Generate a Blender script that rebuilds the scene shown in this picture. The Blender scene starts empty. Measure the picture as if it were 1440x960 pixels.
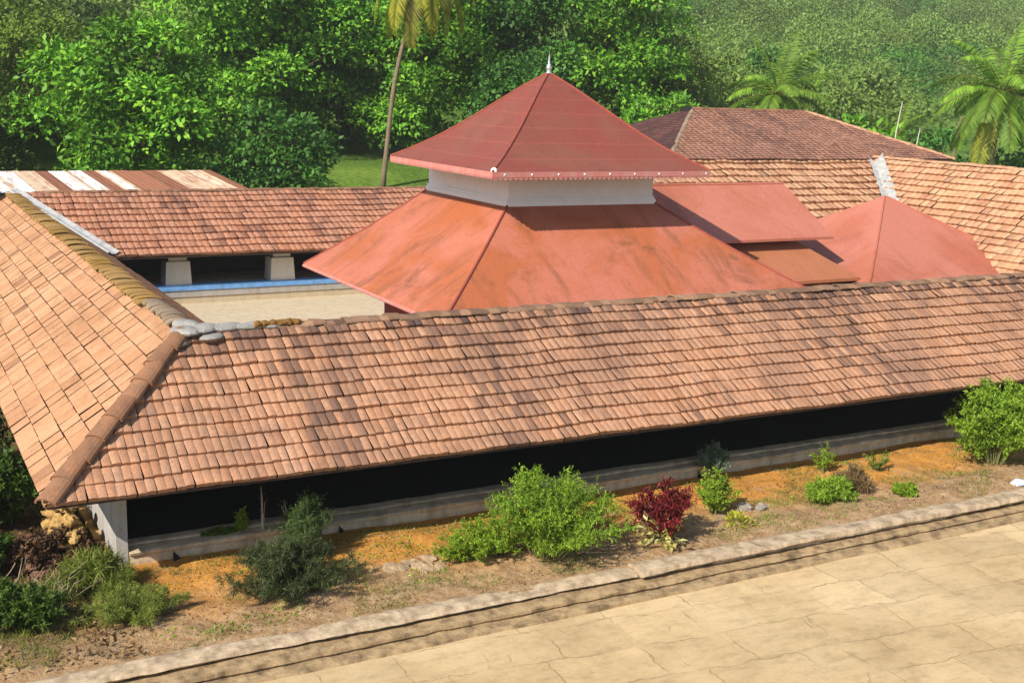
import bpy, math, random
import numpy as np
from mathutils import Vector, Matrix, noise as mnoise

# ------------------------------------------------------------------ camera, light, exposure
S = bpy.context.scene
COL = S.collection
cam = bpy.data.cameras.new('camera')
cam_o = bpy.data.objects.new('camera', cam)
COL.objects.link(cam_o)
S.camera = cam_o
cam.sensor_width = 36.0
cam.lens = 41.77
cam.clip_start = 0.1
cam.clip_end = 3000
r_ = Vector((0.87945108, -0.47504533, 0.02996216))
u_ = Vector((0.07209077, 0.19515376, 0.97811959))
f_ = Vector((0.47049838, 0.85804833, -0.20587457))
cam_o.matrix_world = Matrix(((r_.x, u_.x, -f_.x, 0), (r_.y, u_.y, -f_.y, 0), (r_.z, u_.z, -f_.z, 11.0), (0, 0, 0, 1)))

SUN_EL = math.radians(38)
SUN_DIR = Vector((-0.91, -0.42, 0)).normalized() * math.cos(SUN_EL) + Vector((0, 0, math.sin(SUN_EL)))
sun = bpy.data.lights.new('sun', 'SUN')
sun.energy = 5.0
# low morning sun from the left
sun.angle = math.radians(0.5)
sun.color = (1.0, 0.93, 0.82)
sun_o = bpy.data.objects.new('sun', sun)
COL.objects.link(sun_o)
sun_o.rotation_euler = (-SUN_DIR).to_track_quat('-Z', 'Y').to_euler()
sun_o.location = (0, 0, 60)

W = bpy.data.worlds.new('World')
S.world = W
W.use_nodes = True
wn = W.node_tree.nodes
bg = next(n for n in wn if n.type == 'BACKGROUND')
sky = wn.new('ShaderNodeTexSky')
sky.sky_type = 'NISHITA'
sky.sun_disc = False
sky.sun_elevation = SUN_EL
sky.sun_rotation = math.atan2(SUN_DIR.x, SUN_DIR.y)
W.node_tree.links.new(sky.outputs[0], bg.inputs[0])
bg.inputs[1].default_value = 0.112

S.view_settings.view_transform = 'Standard'
S.view_settings.look = 'None'
S.view_settings.exposure = 0.48
S.view_settings.gamma = 1.0
S.render.engine = 'CYCLES'
S.cycles.max_bounces = 6
S.cycles.diffuse_bounces = 3
S.cycles.glossy_bounces = 2
S.cycles.transmission_bounces = 3
S.cycles.volume_bounces = 0
S.cycles.use_denoising = True

# ------------------------------------------------------------------ material helpers
class NT:
    def __init__(s, name):
        s.m = bpy.data.materials.new(name)
        s.m.use_nodes = True
        s.t = s.m.node_tree
        s.t.nodes.clear()
        s.out = s.t.nodes.new('ShaderNodeOutputMaterial')
    def n(s, typ, **kw):
        nd = s.t.nodes.new('ShaderNode' + typ)
        for k, v in kw.items():
            setattr(nd, k, v)
        return nd
    def set(s, nd, i, v):
        if isinstance(v, bpy.types.NodeSocket):
            s.t.links.new(v, nd.inputs[i])
        elif isinstance(v, (tuple, list)) and len(v) == 3 and nd.inputs[i].type == 'RGBA':
            nd.inputs[i].default_value = (*v, 1)
        else:
            nd.inputs[i].default_value = v
    def coord(s, which='Object'):
        return s.n('TexCoord').outputs[which]
    def mapping(s, vec, scale=(1, 1, 1), rot=(0, 0, 0)):
        nd = s.n('Mapping')
        s.set(nd, 'Vector', vec)
        nd.inputs['Scale'].default_value = scale
        nd.inputs['Rotation'].default_value = rot
        return nd.outputs[0]
    def noise(s, vec, scale=5.0, detail=4.0, rough=0.55, dist=0.0):
        nd = s.n('TexNoise')
        s.set(nd, 'Vector', vec)
        nd.inputs['Scale'].default_value = scale
        nd.inputs['Detail'].default_value = detail
        nd.inputs['Roughness'].default_value = rough
        nd.inputs['Distortion'].default_value = dist
        return nd.outputs['Fac']
    def ramp(s, fac, stops, interp='LINEAR'):
        nd = s.n('ValToRGB')
        s.set(nd, 'Fac', fac)
        cr = nd.color_ramp
        cr.interpolation = interp
        while len(cr.elements) < len(stops):
            cr.elements.new(0.5)
        for e, (p, c) in zip(cr.elements, stops):
            e.position = p
            e.color = (c, c, c, 1) if isinstance(c, (int, float)) else (*c, 1)
        return nd.outputs['Color']
    def mix(s, fac, a, b, mode='MIX'):
        nd = s.n('Mix', data_type='RGBA', blend_type=mode)
        s.set(nd, 0, fac)
        s.set(nd, 6, a)
        s.set(nd, 7, b)
        return nd.outputs[2]
    def math(s, op, a, b=0.0, clamp=False):
        nd = s.n('Math', operation=op, use_clamp=clamp)
        s.set(nd, 0, a)
        s.set(nd, 1, b)
        return nd.outputs[0]
    def island(s):
        return s.n('NewGeometry').outputs['Random Per Island']
    def attr(s, name):
        return s.n('Attribute', attribute_name=name).outputs['Fac']
    def bump(s, h, strength=0.3, dist=0.02):
        nd = s.n('Bump')
        s.set(nd, 'Height', h)
        nd.inputs['Strength'].default_value = strength
        nd.inputs['Distance'].default_value = dist
        return nd.outputs[0]
    def done(s, color, rough=0.8, bump=None, metallic=0.0, spec=0.3):
        b = s.n('BsdfPrincipled')
        s.set(b, 'Base Color', color)
        s.set(b, 'Roughness', rough)
        s.set(b, 'Metallic', metallic)
        s.set(b, 'Specular IOR Level', spec)
        if bump is not None:
            s.set(b, 'Normal', bump)
        s.t.links.new(b.outputs[0], s.out.inputs[0])
        return s.m

M = {}

def tile_mat(name, ramp, dark, stain, stain_amt=0.5, big=0.35):
    t = NT(name)
    c = t.coord()
    base = t.ramp(t.island(), ramp)
    fine = t.noise(c, 14, 5, 0.65)
    base = t.mix(1.0, base, t.ramp(fine, [(0.25, 0.70), (0.55, 1.0), (0.8, 1.14)]), 'MULTIPLY')
    large = t.ramp(t.noise(c, big, 5, 0.6, 0.6), [(0.42, 0.0), (0.72, 1.0)])
    blot = t.ramp(t.noise(c, 3.2, 4, 0.7), [(0.45, 0.0), (0.7, 1.0)])
    base = t.mix(t.math('MULTIPLY', large, stain_amt), base, stain)
    base = t.mix(t.math('MULTIPLY', blot, stain_amt * 0.55), base, stain)
    run = t.ramp(t.noise(t.mapping(c, (1.6, 0.45, 0.45)), 1.1, 7, 0.72, 0.4), [(0.50, 0.0), (0.68, 1.0)])
    base = t.mix(t.math('MULTIPLY', run, stain_amt * 0.75), base, tuple(x * 0.55 for x in stain))
    pit = t.ramp(t.noise(c, 38, 3, 0.7), [(0.58, 0.0), (0.70, 1.0)])
    base = t.mix(t.math('MULTIPLY', pit, 0.28), base, dark)
    base = t.mix(t.attr('wear'), base, dark)
    return t.done(base, 0.86, t.bump(fine, 0.35, 0.02), spec=0.2)

M['tile'] = tile_mat('terracotta_tile', [(0.0, (0.40, 0.19, 0.10)), (0.15, (0.465, 0.235, 0.13)), (0.5, (0.49, 0.255, 0.145)), (0.85, (0.52, 0.278, 0.162)), (1.0, (0.49, 0.275, 0.172))],
                     (0.085, 0.052, 0.045), (0.23, 0.13, 0.09), 0.72)
M['tile_pale'] = tile_mat('pale_clay_tile', [(0.0, (0.49, 0.25, 0.13)), (0.25, (0.53, 0.28, 0.15)), (0.7, (0.56, 0.305, 0.168)), (1.0, (0.585, 0.33, 0.19))],
                          (0.17, 0.08, 0.045), (0.33, 0.165, 0.08), 0.55)
M['tile_far'] = tile_mat('far_clay_tile', [(0.0, (0.33, 0.14, 0.078)), (0.2, (0.47, 0.205, 0.112)), (0.7, (0.52, 0.24, 0.14)), (1.0, (0.50, 0.25, 0.16))],
                         (0.12, 0.06, 0.05), (0.28, 0.15, 0.10), 0.45)
M['tile_sand'] = tile_mat('sandy_clay_tile', [(0.0, (0.42, 0.21, 0.115)), (0.3, (0.53, 0.29, 0.16)), (1.0, (0.60, 0.36, 0.21))],
                          (0.2, 0.11, 0.07), (0.34, 0.19, 0.12), 0.4)
M['tile_brown'] = tile_mat('dark_brown_tile', [(0.0, (0.27, 0.13, 0.085)), (0.4, (0.33, 0.16, 0.105)), (1.0, (0.40, 0.20, 0.135))],
                           (0.14, 0.07, 0.06), (0.22, 0.12, 0.085), 0.6)
M['tile_maroon_shade'] = tile_mat('shaded_maroon_tile', [(0.0, (0.09, 0.04, 0.035)), (1.0, (0.15, 0.065, 0.055))], (0.06, 0.03, 0.03), (0.08, 0.04, 0.035), 0.5)  # far darker than the brown tile: shade of the left hip painted in
M['ridge'] = tile_mat('ridge_clay', [(0.0, (0.25, 0.115, 0.06)), (0.5, (0.33, 0.16, 0.085)), (1.0, (0.40, 0.21, 0.12))],
                      (0.12, 0.06, 0.04), (0.20, 0.115, 0.07), 0.7, 1.2)
M['ridge_grey'] = tile_mat('weathered_ridge', [(0.0, (0.25, 0.18, 0.115)), (0.5, (0.34, 0.24, 0.155)), (1.0, (0.42, 0.29, 0.19))],
                           (0.15, 0.10, 0.06), (0.24, 0.20, 0.15), 0.6, 1.0)
M['ridge_far'] = tile_mat('crumbling_ridge', [(0.0, (0.22, 0.12, 0.07)), (0.5, (0.36, 0.20, 0.12)), (1.0, (0.46, 0.27, 0.16))],
                         (0.10, 0.06, 0.04), (0.23, 0.15, 0.10), 0.7, 1.0)
M['ridge_moss'] = tile_mat('mossy_ridge', [(0.0, (0.30, 0.17, 0.07)), (0.5, (0.40, 0.25, 0.10)), (1.0, (0.47, 0.31, 0.14))],
                           (0.2, 0.12, 0.03), (0.36, 0.20, 0.03), 0.9, 0.9)

def simple(name, col, var=0.18, scale=3.0, rough=0.8, bump=0.2, fine=20.0, spec=0.3, metallic=0.0):
    t = NT(name)
    c = t.coord()
    a = t.noise(c, scale, 6, 0.62)
    b = t.noise(c, fine, 3, 0.6)
    k = t.mix(0.35, a, b)
    lo = tuple(x * (1 - var * 1.6) for x in col)
    hi = tuple(min(1, x * (1 + var)) for x in col)
    return t.done(t.ramp(k, [(0.32, lo), (0.5, col), (0.68, hi)]), rough, t.bump(k, bump, 0.03), metallic, spec)

M['board'] = simple('dark_roof_boarding', (0.05, 0.028, 0.02))
M['wood'] = simple('dark_wood', (0.06, 0.035, 0.022))
M['dark'] = simple('shade_black_plaster', (0.016, 0.015, 0.017))  # near-black colour stands in for deep shade in verandah, drains and gablet
M['cement'] = simple('cement_lump', (0.29, 0.275, 0.255), 0.3, 3, 0.9, 0.7)
M['cement_pale'] = simple('pale_valley_cement', (0.36, 0.36, 0.35), 0.3, 3, 0.9, 0.5)
M['white'] = simple('white_limewash', (0.89, 0.89, 0.89), 0.05, 2.0, 0.8, 0.1)
M['blue'] = simple('blue_paint', (0.16, 0.36, 0.70), 0.25, 2.5)
M['metal'] = simple('grey_flashing', (0.42, 0.42, 0.41), 0.25, 2.5, 0.5)
M['silver'] = simple('silver_finial', (0.62, 0.66, 0.68), 0.08, 4, 0.32, 0.05, metallic=0.7)
M['maroon'] = simple('maroon_wall', (0.20, 0.035, 0.035), 0.2)
M['bark'] = simple('tree_bark', (0.13, 0.09, 0.055), 0.35, 4)
M['palmbark'] = simple('palm_bark', (0.19, 0.14, 0.085), 0.3, 5)
M['twig'] = simple('dry_twig', (0.34, 0.26, 0.17), 0.25)
M['stem'] = simple('green_stem', (0.16, 0.17, 0.06), 0.25)
M['stone'] = simple('grey_stone', (0.27, 0.235, 0.19), 0.35, 2.5, 0.9, 0.6)
M['earth_stone'] = simple('earthy_stone', (0.34, 0.24, 0.145), 0.35, 2.5, 0.95, 0.6)
M['ochre_stone'] = simple('ochre_rubble', (0.42, 0.26, 0.09), 0.35, 2.5, 0.9, 0.6)
M['rust_stone'] = simple('rusty_rubble', (0.15, 0.075, 0.045), 0.4, 2.5, 0.9, 0.6)
M['plastic'] = simple('pale_plastic', (0.60, 0.70, 0.80), 0.1, 3, 0.4)
M['moss'] = simple('brown_moss', (0.20, 0.10, 0.025), 0.4, 9, 0.95, 0.8)
M['pole'] = simple('bare_pole', (0.55, 0.50, 0.40), 0.1)

def stained_plaster(name, col, dirt, amt, zlo=None, zhi=None):
    t = NT(name)
    c = t.coord()
    st = t.noise(t.mapping(c, (2.2, 2.2, 0.55)), 1.3, 7, 0.65)
    fine = t.noise(c, 18, 4, 0.6)
    col_ = t.mix(t.math('MULTIPLY', t.ramp(st, [(0.42, 0.0), (0.68, 1.0)]), amt), col, dirt)
    col_ = t.mix(1.0, col_, t.ramp(fine, [(0.3, 0.82), (0.7, 1.08)]), 'MULTIPLY')
    return t.done(col_, 0.88, t.bump(fine, 0.3, 0.015), spec=0.2)

M['plaster'] = stained_plaster('grey_plaster', (0.46, 0.435, 0.40), (0.27, 0.23, 0.19), 0.55)
M['plinth'] = stained_plaster('weathered_plinth', (0.70, 0.56, 0.38), (0.25, 0.19, 0.125), 0.7)
M['kerb'] = stained_plaster('weathered_kerb', (0.52, 0.40, 0.265), (0.20, 0.135, 0.08), 0.9)
M['kerb_step'] = stained_plaster('dark_kerb_step', (0.40, 0.28, 0.15), (0.13, 0.085, 0.045), 0.95)  # darker and browner than the kerb, with heavier mottling
M['pillar'] = stained_plaster('pillar_plaster', (0.84, 0.80, 0.70), (0.62, 0.57, 0.47), 0.35)
M['court'] = stained_plaster('courtyard_cement', (0.58, 0.48, 0.33), (0.42, 0.34, 0.23), 0.6)

def painted(name, col, patch, stain, seams=0.0, amt=0.5):
    """red oxide painted roof skin: patchy repaint and run-off stains that follow the slope"""
    t = NT(name)
    c = t.coord()
    p = t.ramp(t.noise(c, 0.24, 6, 0.62, 0.6), [(0.44, 0.0), (0.58, 1.0)])
    k = t.mix(p, col, patch)
    ge = t.n('NewGeometry')
    sn, sc_ = t.n('SeparateXYZ'), t.n('SeparateXYZ')
    t.set(sn, 0, ge.outputs['True Normal'])
    t.set(sc_, 0, c)
    m = t.math('GREATER_THAN', t.math('ABSOLUTE', sn.outputs['X']), t.math('ABSOLUTE', sn.outputs['Y']))
    across = t.math('ADD', t.math('MULTIPLY', sc_.outputs['Y'], m), t.math('MULTIPLY', sc_.outputs['X'], t.math('SUBTRACT', 1.0, m)))
    cb = t.n('CombineXYZ')
    t.set(cb, 0, t.math('MULTIPLY', across, 1.5))
    t.set(cb, 1, t.math('MULTIPLY', sc_.outputs['Z'], 0.55))
    t.set(cb, 2, m)
    run = t.ramp(t.noise(cb.outputs[0], 0.9, 7, 0.7, 0.3), [(0.50, 0.0), (0.66, 0.95)])
    blot = t.ramp(t.noise(c, 0.55, 8, 0.72, 0.35), [(0.54, 0.0), (0.66, 1.0)])
    gate = t.ramp(t.noise(c, 0.21, 3, 0.5), [(0.38, 0.15), (0.56, 1.0)])
    st = t.math('MULTIPLY', t.math('MAXIMUM', run, blot), gate)
    k = t.mix(t.math('MULTIPLY', st, amt), k, stain)
    fine = t.noise(c, 9, 5, 0.6)
    k = t.mix(1.0, k, t.ramp(fine, [(0.3, 0.86), (0.7, 1.07)]), 'MULTIPLY')
    h = fine
    if seams:
        w = t.n('TexWave', wave_type='BANDS', bands_direction='Z', wave_profile='SIN')
        t.set(w, 'Vector', c)
        w.inputs['Scale'].default_value = seams
        w.inputs['Distortion'].default_value = 0.5
        w.inputs['Detail'].default_value = 2.0
        w.inputs['Detail Scale'].default_value = 0.6
        line = t.ramp(w.outputs['Fac'], [(0.985, 0.0), (0.998, 1.0)])
        k = t.mix(t.math('MULTIPLY', line, 0.45), k, tuple(min(1, x * 1.5) for x in col))
        h = t.math('ADD', t.math('MULTIPLY', line, 0.8), fine)
    return t.done(k, 0.62, t.bump(h, 0.22, 0.02), spec=0.35)

M['red_low'] = painted('red_oxide_paint', (0.46, 0.150, 0.092), (0.40, 0.115, 0.045), (0.20, 0.075, 0.035), 0, 0.85)
M['red_up'] = painted('maroon_roof_paint', (0.225, 0.055, 0.038), (0.215, 0.07, 0.044), (0.17, 0.05, 0.035), 0.55, 0.6)
M['red_pink'] = painted('pink_red_paint', (0.47, 0.165, 0.112), (0.42, 0.13, 0.075), (0.27, 0.09, 0.055), 0, 0.6)
M['red_brown'] = painted('brown_red_paint', (0.36, 0.135, 0.055), (0.40, 0.145, 0.07), (0.33, 0.09, 0.04), 0, 0.5)
M['fascia'] = stained_plaster('pink_fascia', (0.55, 0.19, 0.16), (0.50, 0.33, 0.28), 0.6)
M['hip_roll'] = simple('maroon_hip_roll', (0.26, 0.06, 0.04), 0.2)

def tin_mat():
    t = NT('rusty_tin')
    c = t.coord()
    isl = t.attr('tone')
    base = t.ramp(isl, [(0.0, (0.21, 0.085, 0.05)), (0.30, (0.30, 0.125, 0.07)), (0.50, (0.60, 0.43, 0.30)), (0.65, (0.66, 0.52, 0.40)), (0.72, (0.78, 0.76, 0.72)), (1.0, (0.80, 0.79, 0.77))], 'CONSTANT')
    sp = t.ramp(t.noise(t.mapping(c, (1.6, 0.35, 1)), 1.4, 6, 0.7), [(0.46, 0.0), (0.62, 1.0)])
    base = t.mix(t.math('MULTIPLY', sp, 0.65), base, (0.28, 0.115, 0.065))
    return t.done(base, 0.6, t.bump(sp, 0.1, 0.01), spec=0.3)
M['tin'] = tin_mat()

def soil_mat():
    t = NT('terrace_soil')
    c = t.coord()
    sx = t.n('SeparateXYZ')
    t.set(sx, 0, c)
    n1 = t.noise(c, 0.55, 6, 0.62, 0.3)
    n2 = t.noise(c, 5.0, 6, 0.65)
    n3 = t.noise(c, 30.0, 4, 0.6)
    # orange laterite lies against the plinth, grey-brown trodden earth towards the kerb
    yy = t.math('ADD', sx.outputs['Y'], t.math('MULTIPLY', t.math('SUBTRACT', n1, 0.5), 3.4))
    mr = t.n('MapRange')
    t.set(mr, 0, yy)
    mr.inputs[1].default_value = 23.3
    mr.inputs[2].default_value = 24.9
    orange = t.ramp(n2, [(0.3, (0.46, 0.20, 0.045)), (0.55, (0.60, 0.285, 0.06)), (0.75, (0.62, 0.34, 0.10))])
    brown = t.ramp(n2, [(0.3, (0.27, 0.155, 0.075)), (0.5, (0.44, 0.275, 0.14)), (0.72, (0.53, 0.38, 0.225))])
    k = t.mix(mr.outputs[0], brown, orange)
    # dark leaf mould lies left of the building, pale dust collects along the kerb
    mx = t.n('MapRange')
    t.set(mx, 0, t.math('ADD', sx.outputs['X'], t.math('MULTIPLY', t.math('SUBTRACT', t.noise(c, 0.8, 6, 0.65), 0.5), 5.0)))
    mx.inputs[1].default_value = 4.9
    mx.inputs[2].default_value = 2.9
    my = t.n('MapRange')
    t.set(my, 0, yy)
    my.inputs[1].default_value = 22.2
    my.inputs[2].default_value = 24.2
    mould = t.ramp(n2, [(0.3, (0.07, 0.045, 0.024)), (0.5, (0.17, 0.105, 0.05)), (0.7, (0.30, 0.19, 0.09))])
    k = t.mix(t.math('MULTIPLY', mx.outputs[0], my.outputs[0]), k, mould)
    patch = t.ramp(t.noise(c, 1.6, 6, 0.7, 0.5), [(0.50, 0.0), (0.66, 1.0)])
    k = t.mix(t.math('MULTIPLY', t.math('MULTIPLY', patch, 0.5), t.math('SUBTRACT', 1.0, t.math('MULTIPLY', mr.outputs[0], 0.75))), k, (0.22, 0.13, 0.065))
    pale = t.ramp(t.noise(t.mapping(c, (1, 1, 1), (0, 0, 0)), 0.9, 5, 0.7), [(0.55, 0.0), (0.7, 1.0)])
    k = t.mix(t.math('MULTIPLY', pale, 0.4), k, (0.45, 0.36, 0.25))
    k = t.mix(1.0, k, t.ramp(n3, [(0.3, 0.66), (0.7, 1.16)]), 'MULTIPLY')
    return t.done(k, 0.95, t.bump(t.math('ADD', n2, t.math('MULTIPLY', n3, 0.5)), 0.8, 0.08), spec=0.1)
M['soil'] = soil_mat()

def side_soil():
    t = NT('leaf_litter_soil')
    c = t.coord()
    n2 = t.noise(c, 3.0, 7, 0.7)
    n3 = t.noise(c, 26.0, 4, 0.7)
    k = t.ramp(n2, [(0.3, (0.05, 0.032, 0.018)), (0.5, (0.13, 0.08, 0.04)), (0.7, (0.24, 0.15, 0.07))])
    k = t.mix(1.0, k, t.ramp(n3, [(0.3, 0.5), (0.7, 1.3)]), 'MULTIPLY')
    return t.done(k, 0.95, t.bump(n3, 0.8, 0.05), spec=0.1)
M['litter'] = side_soil()

def paving_mat():
    t = NT('cracked_sandstone_paving')
    c = t.coord()
    def cracks(scale, rot, warp, wscale, width, seed_off, keep):
        w = t.n('TexNoise', noise_dimensions='3D')
        t.set(w, 'Vector', c)
        w.inputs['Scale'].default_value = wscale
        w.inputs['Detail'].default_value = 7
        w.inputs['Roughness'].default_value = 0.62
        off = t.n('Mix', data_type='RGBA', blend_type='LINEAR_LIGHT')
        t.set(off, 0, warp)
        t.set(off, 6, c)
        t.set(off, 7, w.outputs['Color'])
        v = t.n('TexVoronoi', feature='DISTANCE_TO_EDGE')
        m = t.n('Mapping')
        t.set(m, 'Vector', off.outputs[2])
        m.inputs['Scale'].default_value = (scale[0], scale[1], 0.0001)
        m.inputs['Rotation'].default_value = (0, 0, rot)
        m.inputs['Location'].default_value = (seed_off, seed_off * .7, 0)
        t.set(v, 'Vector', m.outputs[0])
        v.inputs['Scale'].default_value = 1.0
        v.inputs['Randomness'].default_value = 0.8
        b = t.ramp(t.noise(c, 0.9 + seed_off * .05, 5, 0.6), keep)
        return t.math('MULTIPLY', t.ramp(v.outputs[0], [(0.0, 1.0), (width, 0.0)]), b)
    w2 = t.n('TexNoise', noise_dimensions='3D')
    t.set(w2, 'Vector', c)
    w2.inputs['Scale'].default_value = 0.8
    w2.inputs['Detail'].default_value = 8
    w2.inputs['Roughness'].default_value = 0.65
    off2 = t.n('Mix', data_type='RGBA', blend_type='LINEAR_LIGHT')
    t.set(off2, 0, 0.34)
    t.set(off2, 6, c)
    t.set(off2, 7, w2.outputs['Color'])
    br = t.n('TexBrick', offset=0.43, squash=0.8, squash_frequency=3)
    t.set(br, 'Vector', t.mapping(off2.outputs[2], (1, 1, 0.0001), (0, 0, 0.10)))
    br.inputs['Scale'].default_value = 1.0
    br.inputs['Brick Width'].default_value = 2.1
    br.inputs['Row Height'].default_value = 1.35
    br.inputs['Mortar Size'].default_value = 0.02
    br.inputs['Mortar Smooth'].default_value = 0.3
    br.inputs['Color1'].default_value = (0.88, 0.88, 0.88, 1)
    br.inputs['Color2'].default_value = (1.06, 1.06, 1.06, 1)
    br.inputs['Mortar'].default_value = (1, 1, 1, 1)
    c1 = t.math('MULTIPLY', br.outputs['Fac'], t.ramp(t.noise(c, 0.9, 6, 0.65), [(0.40, 0.10), (0.54, 1.0)]))
    c2 = cracks((0.7, 0.8), 0.5, 0.2, 1.6, 0.012, 8.0, [(0.58, 0.0), (0.66, 0.8)])
    crack = t.math('MAXIMUM', c1, c2)
    big = t.noise(c, 0.35, 6, 0.6, 0.4)
    fine = t.noise(c, 10.0, 7, 0.7)
    mid = t.noise(t.mapping(c, (1, 2.2, 1)), 1.6, 6, 0.68)
    k = t.ramp(big, [(0.3, (0.44, 0.31, 0.16)), (0.5, (0.555, 0.405, 0.22)), (0.7, (0.61, 0.455, 0.26))])
    k = t.mix(1.0, k, br.outputs['Color'], 'MULTIPLY')
    k = t.mix(1.0, k, t.ramp(mid, [(0.32, 0.80), (0.5, 1.0), (0.7, 1.06)]), 'MULTIPLY')
    k = t.mix(1.0, k, t.ramp(fine, [(0.3, 0.90), (0.7, 1.06)]), 'MULTIPLY')
    mossy = t.ramp(t.noise(c, 0.7, 4, 0.6), [(0.5, (0.20, 0.13, 0.06)), (0.66, (0.24, 0.21, 0.06))])
    k = t.mix(t.math('MULTIPLY', crack, 0.55), k, mossy)
    damp = t.ramp(t.noise(c, 1.5, 6, 0.7), [(0.58, 0.0), (0.75, 1.0)])
    k = t.mix(t.math('MULTIPLY', damp, 0.28), k, (0.40, 0.27, 0.12))
    h = t.math('SUBTRACT', t.math('ADD', t.math('MULTIPLY', fine, 0.35), t.math('MULTIPLY', mid, 0.5)), t.math('MULTIPLY', crack, 0.7))
    return t.done(k, 0.9, t.bump(h, 0.5, 0.035), spec=0.15)
M['paving'] = paving_mat()

def grass_ground():
    t = NT('lawn_ground')
    c = t.coord()
    a = t.noise(c, 0.12, 6, 0.6)
    b = t.noise(c, 2.2, 6, 0.7)
    k = t.ramp(t.mix(0.5, a, b), [(0.35, (0.045, 0.075, 0.014)), (0.5, (0.10, 0.18, 0.025)), (0.62, (0.18, 0.27, 0.04))])
    return t.done(k, 0.95, t.bump(b, 0.9, 0.25), spec=0.1)
M['lawn'] = grass_ground()

def leaf_mat(name, stops, trans=0.16, tone_lo=0.5):
    t = NT(name)
    base = t.ramp(t.island(), stops)
    tone = t.attr('tone')
    k = t.mix(1.0, base, t.ramp(tone, [(0.0, tone_lo), (1.0, 1.25)]), 'MULTIPLY')
    d = t.n('BsdfPrincipled')
    t.set(d, 'Base Color', k)
    t.set(d, 'Roughness', 0.55)
    t.set(d, 'Specular IOR Level', 0.25)
    tr = t.n('BsdfTranslucent')
    t.set(tr, 'Color', t.mix(1.0, k, (1.25, 1.3, 0.6), 'MULTIPLY'))
    mx = t.n('MixShader')
    mx.inputs[0].default_value = trans
    t.t.links.new(d.outputs[0], mx.inputs[1])
    t.t.links.new(tr.outputs[0], mx.inputs[2])
    t.t.links.new(mx.outputs[0], t.out.inputs[0])
    return t.m

M['leaf_bright'] = leaf_mat('bright_leaf', [(0.0, (0.055, 0.18, 0.012)), (0.5, (0.12, 0.32, 0.020)), (1.0, (0.24, 0.45, 0.030))])
M['leaf_deep'] = leaf_mat('deep_leaf', [(0.0, (0.030, 0.105, 0.016)), (0.5, (0.060, 0.18, 0.022)), (1.0, (0.11, 0.26, 0.035))])
M['leaf_olive'] = leaf_mat('olive_leaf', [(0.0, (0.07, 0.13, 0.014)), (0.5, (0.13, 0.21, 0.022)), (1.0, (0.20, 0.28, 0.035))])
M['leaf_palm'] = leaf_mat('palm_leaf', [(0.0, (0.11, 0.22, 0.022)), (0.5, (0.18, 0.32, 0.034)), (1.0, (0.27, 0.41, 0.05))], 0.4)
M['leaf_oldpalm'] = leaf_mat('yellowing_palm_leaf', [(0.0, (0.20, 0.22, 0.02)), (0.5, (0.33, 0.33, 0.03)), (1.0, (0.42, 0.38, 0.06))], 0.4)
M['leaf_hill'] = leaf_mat('hill_leaf', [(0.0, (0.14, 0.225, 0.045)), (0.5, (0.175, 0.27, 0.055)), (1.0, (0.22, 0.32, 0.07))], 0.25)
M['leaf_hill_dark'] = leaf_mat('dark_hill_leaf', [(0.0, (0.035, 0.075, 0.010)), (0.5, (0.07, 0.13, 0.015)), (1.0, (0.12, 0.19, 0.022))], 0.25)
M['leaf_shrub'] = leaf_mat('shrub_leaf', [(0.0, (0.11, 0.21, 0.018)), (0.5, (0.22, 0.36, 0.030)), (1.0, (0.35, 0.48, 0.05))], 0.35, 0.75)
M['leaf_lime'] = leaf_mat('lime_shrub_leaf', [(0.0, (0.14, 0.24, 0.018)), (0.5, (0.23, 0.36, 0.026)), (1.0, (0.34, 0.45, 0.045))], 0.35, 0.75)
M['leaf_needle'] = leaf_mat('needle_leaf', [(0.0, (0.040, 0.075, 0.022)), (0.5, (0.075, 0.125, 0.032)), (1.0, (0.13, 0.19, 0.05))], 0.2)
M['leaf_needle_dark'] = leaf_mat('dark_needle_leaf', [(0.0, (0.030, 0.045, 0.016)), (0.5, (0.055, 0.078, 0.024)), (1.0, (0.10, 0.125, 0.04))], 0.15)
M['leaf_rust'] = leaf_mat('rusty_dead_leaf', [(0.0, (0.045, 0.022, 0.012)), (0.5, (0.10, 0.05, 0.024)), (1.0, (0.19, 0.11, 0.055))], 0.1)
M['leaf_red'] = leaf_mat('crimson_leaf', [(0.0, (0.075, 0.006, 0.012)), (0.5, (0.19, 0.013, 0.022)), (1.0, (0.36, 0.06, 0.05))], 0.3)
M['leaf_cream'] = leaf_mat('cream_leaf', [(0.0, (0.35, 0.30, 0.07)), (0.5, (0.50, 0.46, 0.16)), (1.0, (0.58, 0.56, 0.28))], 0.3, 0.8)
M['leaf_yellow'] = leaf_mat('yellow_leaf', [(0.0, (0.28, 0.30, 0.03)), (0.5, (0.42, 0.42, 0.04)), (1.0, (0.52, 0.50, 0.06))], 0.35, 0.8)
M['leaf_blue'] = leaf_mat('bluegreen_leaf', [(0.0, (0.10, 0.16, 0.12)), (0.5, (0.17, 0.25, 0.18)), (1.0, (0.25, 0.33, 0.24))], 0.25, 0.8)
M['leaf_dry'] = leaf_mat('dry_leaf', [(0.0, (0.14, 0.075, 0.03)), (0.5, (0.25, 0.16, 0.07)), (1.0, (0.36, 0.27, 0.14))], 0.2)
M['grass'] = leaf_mat('grass_blade', [(0.0, (0.09, 0.13, 0.02)), (0.5, (0.17, 0.22, 0.035)), (1.0, (0.30, 0.30, 0.07))], 0.3, 0.8)

# ------------------------------------------------------------------ mesh helpers
def root_loc(p):
    v = Vector((0, 0, 0))
    while p is not None:
        v += p.location
        p = p.parent
    return v

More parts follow.
